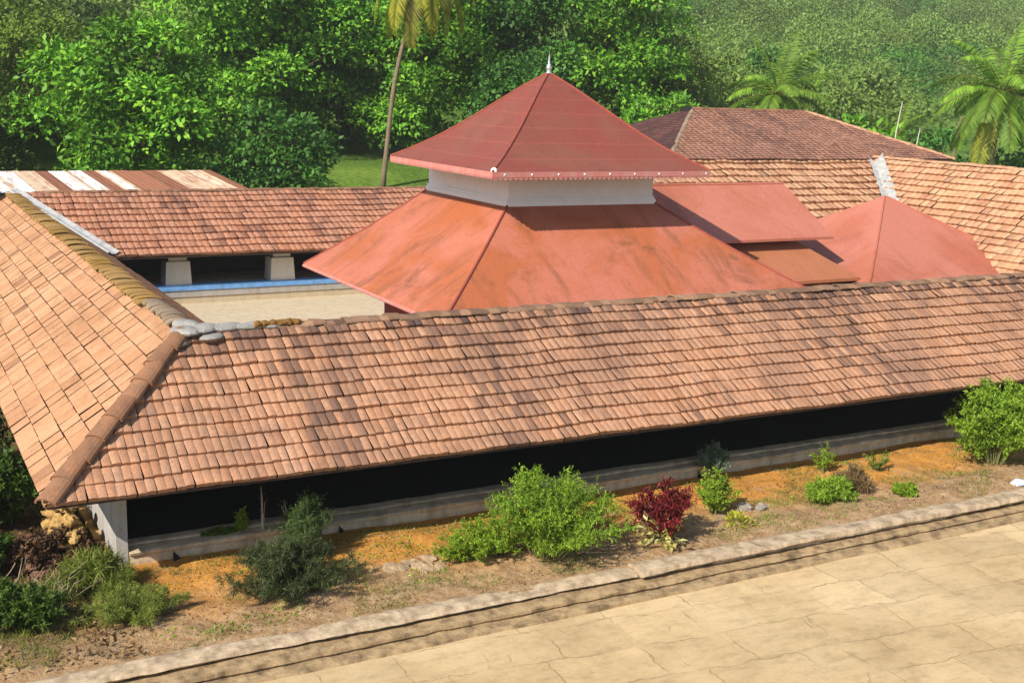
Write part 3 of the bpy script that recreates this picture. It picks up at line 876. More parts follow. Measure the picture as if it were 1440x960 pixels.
# upper roof with flared eaves
ux0, ux1, uy0, uy1, uz, apex = 20.75, 30.9, 39.75, 49.6, 8.03, Vector((26.12, 45.1, 11.82))
def flare(corner0, corner1, mb, seed):
    n, nu = 14, 20
    V, F = [], []
    c0_, c1_ = Vector(corner0), Vector(corner1)
    for j in range(n + 1):
        t = j / n
        dz = -0.30 * math.sin(math.pi * min(1, t * 1.15)) * (1 - t) ** 0.6
        for i in range(nu + 1):
            p = c0_.lerp(c1_, i / nu).lerp(apex, t * 0.985)
            p.z += dz + 0.02 * fnoise(p.x * .9, p.y * .9, seed) * (1 if 0 < i < nu and 0 < j else 0)
            V.append(p)
    for j in range(n):
        for i in range(nu):
            k = j * (nu + 1) + i
            F.append((k, k + 1, k + nu + 2, k + nu + 1))
    mb.add(V, F)
corners = [(ux0, uy0, uz), (ux1, uy0, uz), (ux1, uy1, uz), (ux0, uy1, uz)]
mb = MB()
for i in range(4):
    flare(corners[i], corners[(i + 1) % 4], mb, i)
upr = mb.build('upper_roof', M['red_up'], T, True)
def hip_pts(c):
    out = []
    for j in range(15):
        t = j / 14
        p = Vector(c).lerp(apex, t * 0.985)
        p.z += -0.30 * math.sin(math.pi * min(1, t * 1.15)) * (1 - t) ** 0.6 + 0.01
        out.append(p)
    return out
for c in corners:
    mb = MB(); mb.tube(hip_pts(c), 0.05, 8); mb.build('hip_roll', M['hip_roll'], upr)
mb = MB(); mb.slab([(ux0 + .1, uy0 + .1, uz - .06), (ux1 - .1, uy0 + .1, uz - .06), (ux1 - .1, uy1 - .1, uz - .06), (ux0 + .1, uy1 - .1, uz - .06)], .05); mb.build('soffit', M['maroon'], upr)
mb = MB()
mb.box(ux0 - .02, ux1 + .02, uy0 - .02, uy0 + .03, uz - .22, uz - .01)
mb.box(ux0 - .02, ux0 + .03, uy0 + .032, uy1 + .02, uz - .22, uz - .01)
mb.box(ux1 - .03, ux1 + .02, uy0 + .032, uy1 + .02, uz - .22, uz - .01)
mb.box(ux0 + .032, ux1 - .032, uy1 - .03, uy1 + .02, uz - .22, uz - .01)
fas = mb.build('fascia', M['fascia'], T)
mb = MB()
n = 46
for i in range(n):          # scalloped frill under the front fascia
    xa = ux0 + (ux1 - ux0) * i / n; wv = (ux1 - ux0) / n
    mb.slab([(xa + .015, uy0 - .01, uz - .215), (xa + wv - .015, uy0 - .01, uz - .215), (xa + wv * .8, uy0 - .01, uz - .30), (xa + wv * .5, uy0 - .01, uz - .335), (xa + wv * .2, uy0 - .01, uz - .30)], .02, (0, 1, 0))
for i in range(n):
    ya = uy0 + (uy1 - uy0) * i / n; wv = (uy1 - uy0) / n
    mb.slab([(ux0 - .01, ya + .015, uz - .215), (ux0 - .01, ya + wv - .015, uz - .215), (ux0 - .01, ya + wv * .8, uz - .29), (ux0 - .01, ya + wv * .2, uz - .29)], .02, (1, 0, 0))
mb.build('frill', M['fascia'], fas)
for i in range(9):
    x = ux0 + .5 + 1.18 * i
    mb = MB(); mb.lathe((0, 0, 0), [(0.0, 0), (.042, .01), (.03, .022), (0.0, .026)], 10)
    mb.v = [(x + a, uy0 - .02 - c, uz - .12 + b) for (a, b, c) in mb.v]
    mb.build('stud', M['white'], fas)
mb = MB(); mb.lathe((ux0 + .12, uy0 + .12, uz - .02), [(0, -.02), (.13, .0), (.12, .10), (.05, .16), (0, .17)], 10); mb.build('corner_knob', M['white'], fas)
mb = MB(); mb.lathe((apex.x, apex.y, apex.z - .06), [(.11, 0), (.14, .05), (.07, .11), (.11, .20), (.125, .27), (.09, .36), (.035, .42), (.06, .50), (.03, .58), (.035, .66), (.015, .76), (.0, .98)], 14); mb.build('finial', M['silver'], T, True)

# ------------------------------------------------------------------ hall beside the shrine (two stepped red slopes)
A = thing('annex_hall', 'red painted low hall attached to the right side of the shrine with stepped gable roof', 'temple hall', (36, 46, -0.42))
mb = MB(); mb.slab([(29.9, 42.2, 4.7), (40.4, 42.2, 4.7), (40.4, 46, 6.9), (29.9, 46, 6.9)], .12); mb.slab([(29.9, 46.02, 6.9), (40.4, 46.02, 6.9), (40.4, 49.8, 4.7), (29.9, 49.8, 4.7)], .12)
mb.build('upper_roof', M['red_pink'], A)
mb = MB(); mb.tube([(29.9, 46, 6.9), (40.4, 46, 6.9)], .07, 8); mb.build('ridge_roll', M['red_pink'], A)
mb = MB(); mb.slab([(33.0, 40.4, 3.0), (40.57, 40.4, 3.0), (38.85, 43.0, 4.42), (33.0, 43.0, 4.42)], .14); mb.build('lower_roof', M['red_brown'], A)
mb = MB(); mb.box(33, 38.4, 43.02, 49, -0.5, 4.62); mb.box(33, 39.6, 41.3, 43, -.5, 2.9); mb.build('wall', M['maroon'], A)

# ------------------------------------------------------------------ small hipped pavilion
P = thing('hipped_pavilion', 'small pink red hip roofed pavilion right of the stepped hall', 'pavilion', (47.4, 46, -0.42))
mb = MB(); pa = (47.4, 46, 6.2); pc = [(40.3, 39.5, 2.80), (54.0, 39.5, 2.80), (54.0, 52, 2.80), (40.3, 52, 2.80)]
V = []
for i in range(4):
    p0, p1, ap = Vector(pc[i]), Vector(pc[(i + 1) % 4]), Vector(pa)
    n = 12
    V, F = [], []
    for j in range(n + 1):
        t = j / n * 0.99
        for k in range(n + 1):
            q = p0.lerp(p1, k / n).lerp(ap, t); q.z -= 0.28 * math.sin(math.pi * t) * (1 - t * .4); V.append(q)
    for j in range(n):
        for k in range(n):
            F.append((j * (n + 1) + k, j * (n + 1) + k + 1, (j + 1) * (n + 1) + k + 1, (j + 1) * (n + 1) + k))
    mb.add(V, F)
pr = mb.build('roof', M['red_pink'], P, True)
for c in pc[:2]:
    pts = []
    for j in range(13):
        t = j / 12; q = Vector(c).lerp(Vector(pa), t * .99); q.z += -0.28 * math.sin(math.pi * t) * (1 - t * .4) + .01; pts.append(q)
    mb = MB(); mb.tube(pts, .05, 6); mb.build('hip_roll', M['red_low'], pr)
mb = MB(); mb.box(43.2, 51.5, 42.4, 49.6, -.5, 2.6); mb.build('wall', M['maroon'], P)

# ------------------------------------------------------------------ rear hall: skirt roof, side wing and tall dark roof
R = thing('rear_hall', 'taller rear hall with dark brown upper roof above sandy tiled skirt roofs', 'temple hall', (50, 56, -0.42))
VX, VY, VZ = 54.0, 53.8, 7.7
run = (VZ - 2.7) / 0.625
rr_ = (VZ - 2.7) / 1.05
sk = tile_roof('tiled_roof', (30, VY - run, 2.7), (VX, VY - run, 2.7), (0, run, VZ - 2.7), [(0, 0), (VX - 30 - rr_, 0), (VX - 30, 1), (0, 1)], 0.42, 15, M['tile_sand'], R, 21, 0.035, 0.12, 0.03, 1.2, 0.10)
sk['label'] = 'sandy tiled skirt slope facing the courtyard'
mb = MB(); mb.slab([(30, VY - run, 2.64), (VX - rr_, VY - run, 2.64), (VX, VY, VZ - .06), (30, VY, VZ - .06)], .1); mb.build('roof_boarding', M['board'], sk)
rw = tile_roof('tiled_roof', (VX - rr_, VY - run, 2.7), (VX - rr_, 14, 2.7), (rr_, 0, VZ - 2.7), [(0, 0), (VY - run - 14, 0), (VY - run - 14, 1), (-run, 1)], 0.42, 15, M['tile_sand'], R, 22, 0.035, 0.12, 0.03, 1.2, 0.10)
rw['label'] = 'sandy tiled slope of the right wing'
mb = MB(); mb.slab([(VX - rr_, VY - run, 2.64), (VX - rr_, 14, 2.64), (VX, 14, VZ - .06), (VX, VY, VZ - .06)], .1)
mb.slab([(VX, 14, VZ - .06), (VX + 8, 14, 2.7), (VX + 8, VY, 2.7), (VX, VY, VZ - .06)], .1); mb.build('roof_boarding', M['board'], rw)
ridge_caps('ridge_cap', (VX, 14, VZ + .03), (VX, VY, VZ + .03), .2, .4, M['tile_sand'], R, 23, .03, 0, .6)
a, b_ = Vector((VX - .05, VY - .07, VZ - .10)), Vector((VX - rr_, VY - run, 2.7 - .06))
mb = MB()
n = 60
vv, ff = [], []
for i in range(n + 1):
    p = a.lerp(b_, .10 + .66 * i / n)
    for k, (dx, dy) in enumerate(((0, .6), (0, .3), (0, 0), (.28, 0), (.52, 0))):
        # the strip lies up both slopes from the valley line
        jx = 1 + .16 * fnoise(i * .25, k * 3.1, 4)
        vv.append((p.x - dx * 0 + dx * jx, p.y + dy * jx, p.z + (dx * 1.05 + dy * .625) * jx + .36 + .02 * fnoise(i * .5, k * 2.0, 8)))
for i in range(n):
    for k in range(4):
        ff.append((i * 5 + k, i * 5 + k + 1, (i + 1) * 5 + k + 1, (i + 1) * 5 + k))
mb.add(vv, ff)
mb.build('valley_cement', M['cement_pale'], R)
# tall roof
tA, tB, tC, tD = (38.6, VY - .5, 7.62), (60.6, VY - .5, 7.62), (60.6, 66.6, 7.62), (38.6, 66.6, 7.62)
rL, rR = (45, 60, 10.25), (54, 60, 10.25)
upv = Vector((0, 60 - (VY - .5), 10.25 - 7.62))
tl = tile_roof('tiled_roof', tA, tB, upv, [(0, 0), (22, 0), (15.4, 1), (6.4, 1)], 0.4, 26, M['tile_brown'], R, 25, .03, .03, .1, 1.2, .05)
tl['label'] = 'dark brown front slope of the tall upper roof'
mb = MB()
mb.slab([tA, tB, rR, rL], .1); mb.slab([tB, tC, rR], .1); mb.slab([tC, tD, rL, rR], .1); mb.build('roof_boarding', M['board'], tl)
tll = tile_roof('tiled_roof', tD, tA, Vector(rL) - (Vector(tA) + Vector(tD)) / 2, [(0, 0), (13.3, 0), (6.65, .999), (6.64, .999)], 0.4, 22, M['tile_maroon_shade'], R, 26, .03, .03, .2, 1.2, .05)
tll['label'] = 'left hip of the tall upper roof, shade painted into its tiles'
ridge_caps('ridge_cap', rL, rR, .16, .4, M['ridge'], R, 27)
ridge_caps('hip_cap', tA, rL, .13, .4, M['ridge_grey'], R, 28, .02)
ridge_caps('hip_cap', tB, rR, .18, .4, M['tile_sand'], R, 29)
mb = MB(); mb.slab([(44.9, 59.35, 9.95), (44.9, 60.65, 9.95), (44.9, 60, 10.42)], .5, (-1, 0, 0)); mb.build('gablet', M['dark'], R)
mb = MB(); mb.box(40, 59, VY + .2, 65, -.5, 7.6); mb.build('wall', M['maroon'], R)
mb = MB(); mb.slab([(51.2, 54.8, 8.32), (52.6, 54.8, 8.32), (52.6, 55.7, 8.66), (51.2, 55.7, 8.66)], .06); mb.add([(51.2, 54.8, 8.2), (52.6, 54.8, 8.2), (51.9, 54.75, 8.56)], [(0, 1, 2)]); mb.build('roof_vent', M['tile_brown'], R)

# ------------------------------------------------------------------ rusty tin shed
Sd = thing('tin_shed', 'low shed behind the back wing roofed with rusty and white corrugated tin sheets', 'shed', (10, 72, 1.5))
rng = random.Random(8)
V, F, TT_ = [], [], []
x = -6.0
while x < 19.6:
    wd = rng.choice([.25, .35, .5, .75, .9])
    x2 = min(x + wd, 19.7)
    n = max(2, int((x2 - x) / .06))
    b = len(V)
    sk_ = 0.04 * rng.random()
    for i in range(n + 1):
        xx = x + (x2 - x) * i / n
        z = .018 * math.sin(xx * 2 * math.pi / .15) + sk_
        V += [(xx, 67.9, 4.93 + z), (xx - .25, 71.6, 5.24 + z), (xx - .5, 75.3, 5.55 + z)]
    for i in range(n):
        F += [(b + 3 * i, b + 3 * i + 3, b + 3 * i + 4, b + 3 * i + 1), (b + 3 * i + 1, b + 3 * i + 4, b + 3 * i + 5, b + 3 * i + 2)]
    pw = 0.85 if x < 8.2 else (0.55 if x < 13 else .08)
    tv = rng.uniform(.75, 1) if rng.random() < pw and wd > .4 else (rng.uniform(.5, .7) if wd < .6 else rng.uniform(0, .45))
    TT_ += [tv] * (2 * n)
    x = x2
mesh_obj('tin_roof', V, F, M['tin'], Sd, {'tone': TT_})
mb = MB(); mb.box(-5.5, 19.0, 68.6, 75, 1.5, 4.8); mb.build('wall', M['plaster'], Sd)
mb = MB(); mb.slab([(3.2, 66.5, 5.2), (6.3, 66.5, 5.2), (6.0, 68.6, 5.28), (3.2, 68.6, 5.28)], .03); mb.build('cover_sheet', M['white'], Sd)

# ------------------------------------------------------------------ foliage
def leaf_quads(P, D, N, L, Wd, rng):
    """rhombic leaves; P base points, D directions, N normals, L lengths, Wd widths (arrays)"""
    D = D / np.maximum(1e-6, np.linalg.norm(D, axis=1))[:, None]
    Sx = np.cross(D, N)
    Sx = Sx / np.maximum(1e-6, np.linalg.norm(Sx, axis=1))[:, None]
    Nn = np.cross(Sx, D)
    n = len(P)
    V = np.empty((n, 4, 3))
    V[:, 0] = P
    V[:, 1] = P + D * (L * .45)[:, None] + Sx * (Wd * .5)[:, None] + Nn * (L * .06)[:, None]
    V[:, 2] = P + D * L[:, None] - Nn * (L * .10)[:, None]
    V[:, 3] = P + D * (L * .45)[:, None] - Sx * (Wd * .5)[:, None] + Nn * (L * .06)[:, None]
    return V.reshape(-1, 3), np.arange(n * 4).reshape(n, 4)

def crown(name, clumps, per, leaf, mat, parent, seed, flat=0.8, aspect=.5, droop=.25, tones=None, rough=.38):
    """clumps: (x,y,z,r) leaf masses. Leaves sit near each clump's skin, turned outwards and up."""
    rng = np.random.RandomState(seed)
    Ps, Ds, Ns, Ls, Ts = [], [], [], [], []
    for ci, (x, y, z, r) in enumerate(clumps):
        n = int(per * r * r)
        d = rng.normal(size=(n, 3))
        d /= np.linalg.norm(d, axis=1)[:, None]
        d[:, 2] = np.where(d[:, 2] < -.35, -d[:, 2], d[:, 2])
        rad = r * (0.55 + 0.5 * rng.rand(n) ** .6)
        # lobed outline
        lob = 1 + .28 * np.sin(3 * np.arctan2(d[:, 1], d[:, 0]) + ci) * np.cos(2.5 * d[:, 2] + ci * 1.7)
        p = np.stack([x + d[:, 0] * rad * lob, y + d[:, 1] * rad * lob, z + d[:, 2] * rad * lob * flat], 1)
        dirs = d * .8 + rng.normal(size=(n, 3)) * .55
        dirs[:, 2] -= droop
        nn = d * 1.0 + np.array([-.2, -.1, .7]) * .8 + rng.normal(size=(n, 3)) * rough
        Ps.append(p); Ds.append(dirs); Ns.append(nn)
        Ls.append(leaf * (.65 + .7 * rng.rand(n)))
        t = (rng.rand() if tones is None else tones[ci]) * .7 + .3 * rng.rand(n)
        Ts.append(t)
    P, D, N, L, T = map(np.concatenate, (Ps, Ds, Ns, Ls, Ts))
    V, F = leaf_quads(P, D, N, L, L * aspect, rng)
    return mesh_obj(name, V, F, mat, parent, {'tone': T})

def tree(name, label, loc, h, rad, mat, seed, nclump=42, leaf=.5, per=85, group=None, trunk_h=.35, rr=(.26, .42), lean=(0, 0), cat='tree', aspect=.5):
    rng = random.Random(seed)
    t = thing(name, label, cat, loc, group)
    x, y, z = loc
    cz = z + h * (.5 + trunk_h * .25)
    cl = []
    tries = 0
    while len(cl) < nclump and tries < 4000:
        tries += 1
        d = Vector((rng.gauss(0, 1), rng.gauss(0, 1), rng.gauss(0, 1))).normalized()
        k = rng.random() ** .35
        taper = 1.0 - .25 * max(0, d.z)
        p = Vector((x + lean[0] + d.x * rad * k * taper, y + lean[1] + d.y * rad * k * taper, cz + d.z * h * (.5 - trunk_h * .25) * k))
        r = rad * rng.uniform(*rr)
        if all((p - Vector(q[:3])).length > (r + q[3]) * (.60 if cat == 'bush' else .74) for q in cl):
            cl.append((p.x, p.y, p.z - r * .5, r))
    cr = crown('crown', cl, per, leaf, mat, t, seed, aspect=aspect)
    if cat == 'tree':
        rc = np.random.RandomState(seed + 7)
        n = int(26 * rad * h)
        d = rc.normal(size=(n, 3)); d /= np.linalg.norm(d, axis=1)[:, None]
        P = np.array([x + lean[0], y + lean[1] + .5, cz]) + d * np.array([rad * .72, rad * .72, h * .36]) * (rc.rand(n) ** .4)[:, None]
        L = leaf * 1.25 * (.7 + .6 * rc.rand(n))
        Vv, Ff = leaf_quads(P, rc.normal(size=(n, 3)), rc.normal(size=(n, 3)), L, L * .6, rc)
        mesh_obj('inner_foliage', Vv, Ff, mat, cr, {'tone': rc.rand(n) * .4})  # leaf core added for dark crown gaps, shade put in as low tone
    mb = MB()
    r0 = .013 * h + .06
    base = Vector(loc) - Vector((0, 0, .4))
    top = Vector((x + lean[0] * .8, y + lean[1] * .8, z + h * .62))
    pts = [base.lerp(top, i / 6) + Vector((rng.uniform(-.15, .15), rng.uniform(-.15, .15), 0)) * (i > 0) for i in range(7)]
    mb.tube(pts, [r0 * (1 - .11 * i) for i in range(7)], 8)
    trunk = mb.build('trunk', M['bark'], t, True)
    for i in range(min(9, len(cl))):
        c = Vector(cl[i * len(cl) // 9][:3]) if len(cl) >= 9 else Vector(cl[i][:3])
        s = pts[2 + i % 4]
        mid = s.lerp(c, .5) + Vector((0, 0, .4))
        mb = MB(); mb.tube([s, mid, c], [r0 * .42, r0 * .28, r0 * .12], 6)
        mb.build('limb', M['bark'], trunk, True)
    return t

tz = terrain_z
GT = 'broadleaf trees behind the temple'
BL = 'broadleaf_tree'
tree(BL, 'bright green spreading tree behind the right end of the rusty tin shed', (17.0, 86, tz(17, 86)), 12.8, 6.4, M['leaf_bright'], 101, 30, 0.46, 108, GT, .2)
tree(BL, 'tall bright leafy tree left of the bare palm trunk, cut by the photo top', (30.6, 102, tz(30.6, 102)), 21.5, 7.4, M['leaf_bright'], 102, 40, 0.46, 103, GT, .2)
tree(BL, 'low rounded deep green tree crowding the left edge of the small lawn', (25.4, 81, tz(25.4, 81)), 7.2, 4.2, M['leaf_deep'], 103, 20, 0.39, 141, GT, .1)
tree(BL, 'dark tree filling the gap left of the leaning palm', (39.5, 112, tz(39.5, 112)), 19, 7, M['leaf_deep'], 104, 34, 0.47, 103, GT, .2)
tree(BL, 'layered green tree right behind the leaning palm trunk', (44.0, 98, tz(44, 98)), 16.0, 6.6, M['leaf_bright'], 105, 36, 0.45, 108, GT, .15)
tree(BL, 'tall dark tree rising left behind the red pyramid tip', (53, 99, tz(53, 99)), 21, 7.0, M['leaf_deep'], 106, 38, 0.46, 103, GT, .2)
tree(BL, 'tall fresh green tree right behind the red pyramid tip', (61, 93, tz(61, 93)), 20, 6.0, M['leaf_bright'], 107, 38, 0.45, 108, GT, .15)
tree(BL, 'bushy tree behind the right slope of the upper red roof', (58.5, 82, tz(58.5, 82)), 9.6, 4.8, M['leaf_bright'], 108, 24, 0.39, 136, GT, .1)
tree(BL, 'mid green tree behind the left slope of the upper red roof', (47.0, 86, tz(47, 86)), 10.5, 4.8, M['leaf_deep'], 109, 24, 0.39, 136, GT, .1)
tree(BL, 'dark shaded tree behind the left part of the tin shed', (5.5, 92, tz(5.5, 92)), 8.5, 6.0, M['leaf_hill_dark'], 110, 30, 0.31, 176, GT, .1)
tree(BL, 'olive tree at the left edge above the tin shed', (-2, 100, tz(-2, 100)), 11, 7, M['leaf_hill_dark'], 111, 32, 0.31, 176, GT, .1)
tree(BL, 'loose pale tree with thin bare stem left of the second coconut palm', (69.5, 98, tz(69.5, 98)), 13, 4.6, M['leaf_olive'], 112, 20, 0.34, 129, GT, .5)
tree(BL, 'olive green tree filling the slope left of the bright spreading tree', (10.5, 101, tz(10.5, 101)), 12, 6.5, M['leaf_olive'], 113, 30, 0.34, 155, GT, .1)

# right hand side shrubs and small trees behind the right wing
GS = 'bushes beyond the right wing roof'
def bush(label, loc, h, rad, mat, seed, leaf=.50, group=GS, n=16, per=95, name='bush'):
    return tree(name, label, loc, h, rad, mat, seed, n, leaf, per * .62, group, .08, (.30, .46), (0, 0), 'bush')
bush('bright bush behind the right shoulder of the dark brown roof', (66.5, 72, tz(66.5, 72)), 7.0, 3.2, M['leaf_bright'], 201)
bush('yellow green bush left of the bare white pole', (72.0, 79, tz(72, 79)), 7.5, 3.4, M['leaf_palm'], 202)
bush('broad leaved bush right of the bare white pole', (75.5, 76, tz(75.5, 76)), 7.5, 3.2, M['leaf_bright'], 203, .8)
bush('dark bush behind the thin grey trunk beyond the right wing', (82.0, 74, tz(82, 74)), 7.0, 3.8, M['leaf_deep'], 204)
bush('deep green bush under the large coconut palm at the right edge', (80, 64, tz(80, 64)), 6.0, 3.8, M['leaf_deep'], 205)
bush('dark bush at the far right edge behind the wing ridge', (84, 60, tz(84, 60)), 6.5, 4.0, M['leaf_deep'], 206)
bush('pale green bush behind the second coconut palm crown', (78, 96, tz(78, 96)), 10.0, 5.0, M['leaf_hill'], 207, .5)
bush('green bush between the two right hand coconut palms', (88, 92, tz(88, 92)), 9.5, 5.0, M['leaf_hill'], 208, .5)
bush('bush beyond the dark roof ridge beside the thin bare stem', (63, 84, tz(63, 84)), 7.5, 3.4, M['leaf_olive'], 209)

# palms
def palm(label, base, top, nf, flen, mats, seed, group='coconut palms', sag=1.0, r0=.2, updir=0.0, yaw=None):
    rng = random.Random(seed)
    t = thing('coconut_palm', label, 'palm', base, group)
    base, top = Vector(base), Vector(top)
    mb = MB()
    pts, rad = [], []
    for i in range(13):
        s = i / 12
        p = base.lerp(top, s); p.x = base.x + (top.x - base.x) * (.35 * s + .65 * s * s) + .08 * math.sin(s * 9)
        p -= Vector((0, 0, .5)) * (i == 0)
        pts.append(p); rad.append(r0 * (1.25 - .5 * s + (.25 if i == 0 else 0)))
    mb.tube(pts, rad, 9)
    mb.build('trunk', M['palmbark'], t, True)
    hd = pts[-1]
    for k in range(nf):
        a = 2 * math.pi * (k * .382 + rng.uniform(-.03, .03))
        el = math.radians(78 - 118 * (k / max(1, nf - 1)) ** .8 + rng.uniform(-8, 8))
        L = flen * rng.uniform(.85, 1.08)
        h = Vector((math.cos(a), math.sin(a), 0))
        n = 16
        P = [hd.copy()]
        e = el
        for i in range(n):
            e -= math.radians(5.6 * sag) * (.35 + 1.3 * i / n) * max(.25, math.cos(e))
            P.append(P[-1] + (h * math.cos(e) + Vector((0, 0, math.sin(e)))) * (L / n))
        rach = MB(); rach.tube(P, [.05 * (1 - .8 * i / n) for i in range(n + 1)], 5)
        b0 = []
        PP, DD, NN, LL = [], [], [], []
        side = h.cross(Vector((0, 0, 1)))
        for i in range(46):
            s = .10 + .9 * i / 45
            f = s * n
            j = min(n - 1, int(f))
            p = P[j].lerp(P[j + 1], f - j)
            tg = (P[j + 1] - P[j]).normalized()
            nu = side.cross(tg)
            ll = L * .24 * (math.sin(math.pi * min(1, s * .92 + .06)) ** .6) * rng.uniform(.85, 1.1)
            for sg in (-1, 1):
                dd = side * sg * .9 + tg * .65 + Vector((0, 0, -.35 - .35 * rng.random()))
                PP.append(p); DD.append(dd); NN.append(nu); LL.append(ll)
        PP, DD, NN, LL = (np.array([tuple(v) for v in PP]), np.array([tuple(v) for v in DD]), np.array([tuple(v) for v in NN]), np.array(LL))
        Vv, Ff = leaf_quads(PP, DD, NN, LL, np.full(len(LL), .085) * flen / 4.2, None)
        mt = mats[1] if k > nf * .78 and (rng.random() < .4 or seed == 301) else mats[0]
        fo = mesh_obj('frond', Vv, Ff, mt, t, {'tone': [rng.random()] * len(Ff)})
        rach.build('rachis', M['leaf_oldpalm'], fo)
    return t
palm('tall coconut palm with slender leaning bare trunk, its yellow fronds hanging at the top edge', (35.5, 86.5, tz(35.5, 86.5)), (38.6, 86.5, 19.6), 22, 5.8, (M['leaf_oldpalm'], M['leaf_oldpalm']), 301, sag=2.2, r0=.17)
palm('coconut palm just above the dark brown roof ridge, short trunk hidden', (71.3, 83, tz(71.3, 83)), (71.4, 83, 11.4), 26, 6.2, (M['leaf_palm'], M['leaf_oldpalm']), 302, sag=.9)
palm('large coconut palm near the right edge with full bright crown', (75.4, 63, tz(75.4, 63)), (74.9, 62, 12.0), 26, 6.2, (M['leaf_palm'], M['leaf_oldpalm']), 303, sag=.95, r0=.17)
mb = MB(); mb.tube([(72.6, 70, 2), (72.7, 70, 8.6), (73.1, 70, 11.1)], [.06, .05, .03], 6); tag(mb.build('bare_pole', M['pole'], origin=(72.6, 70, 2)), 'thin whitish bare pole standing behind the right shoulder of the roof', 'pole')
mb = MB(); mb.tube([(79.6, 70, 2), (79.4, 70, 6), (79.9, 70, 10)], [.16, .13, .08], 7); tag(mb.build('dead_tree', M['palmbark'], origin=(79.6, 70, 2)), 'thin grey bare tree stem left of the large right hand palm', 'dead tree')
mb = MB(); mb.tube([(77.0, 72, 2), (77.1, 72, 6.5), (77.5, 72, 9)], [.07, .06, .03], 6); tag(mb.build('bare_pole', M['pole'], origin=(77, 72, 2)), 'short crooked bare pole right of the taller white pole', 'pole')

GH = 'trees on the slope beyond the wing roof'
tree('slope_tree', 'rounded dark tree high on the hazy slope between the two right palms', (105, 125, tz(105, 125)), 11, 5.5, M['leaf_deep'], 251, 20, .5, 60, GH, .15)
tree('slope_tree', 'spreading olive tree above the second coconut palm on the slope', (92, 122, tz(92, 122)), 10, 6, M['leaf_olive'], 252, 20, .5, 60, GH, .2)
tree('slope_tree', 'pale green tree on the slope left of the large right palm crown', (118, 118, tz(118, 118)), 10, 5, M['leaf_hill'], 253, 18, .5, 60, GH, .15)
tree('slope_tree', 'dark forked tree on the slope above the bare thin stem', (80, 128, tz(80, 128)), 12, 5, M['leaf_deep'], 254, 18, .5, 60, GH, .3)
palm('small distant coconut palm on the slope right of the second palm', (90, 100, tz(90, 100)), (90.5, 100, tz(90, 100) + 6.0), 16, 4.2, (M['leaf_palm'], M['leaf_oldpalm']), 305, sag=.9, r0=.16)
palm('young coconut palm half hidden among bushes left of the large right palm', (85, 82, tz(85, 82)), (85.2, 82, tz(85, 82) + 5.2), 16, 4.4, (M['leaf_palm'], M['leaf_oldpalm']), 306, sag=.8, r0=.16)
# far wood on the hill
rng = random.Random(77)
def hill_wood(name, n, xr, yr, mat, seed, leaf, per, rr):
    rg = random.Random(seed)
    cl, tn, tries = [], [], 0
    while len(cl) < n and tries < 60000:
        tries += 1
        y = yr[0] + (yr[1] - yr[0]) * rg.random() ** 1.25
        x = rg.uniform(*xr) * (y / yr[1]) ** .0
        lo, hi = y * .07 - 6, y * 1.36 + 10
        if not (lo < x < hi):
            continue
        # terrace like gaps
        if fnoise(x * .03, y * .05, seed) < -.28:
            continue
        r = rg.uniform(*rr) * (.8 + y / 420)
        if any((x - q[0]) ** 2 + (y - q[1]) ** 2 < (.72 * (r + q[3])) ** 2 for q in cl[-260:]):
            continue
        tn.append(max(0, min(1, .5 + 1.1 * fnoise(x * .035, y * .035, seed + 3) + rg.uniform(-.35, .35))))
        cl.append((x, y, tz(x, y) + r * .45, r))
    return tag(crown(name, cl, per, leaf, mat, None, seed, .95, .62, .25, tn, .14), kind='stuff')
hill_wood('hillside_wood', 620, (-10, 480), (112, 380), M['leaf_hill'], 5, .62, 26, (2.6, 5.6))
hill_wood('deep_green_hillside_wood', 170, (40, 420), (120, 330), M['leaf_deep'], 15, .62, 26, (2.4, 4.6))
hill_wood('dark_hillside_wood', 300, (-12, 50), (104, 260), M['leaf_hill_dark'], 6, .62, 24, (2.2, 4.4))

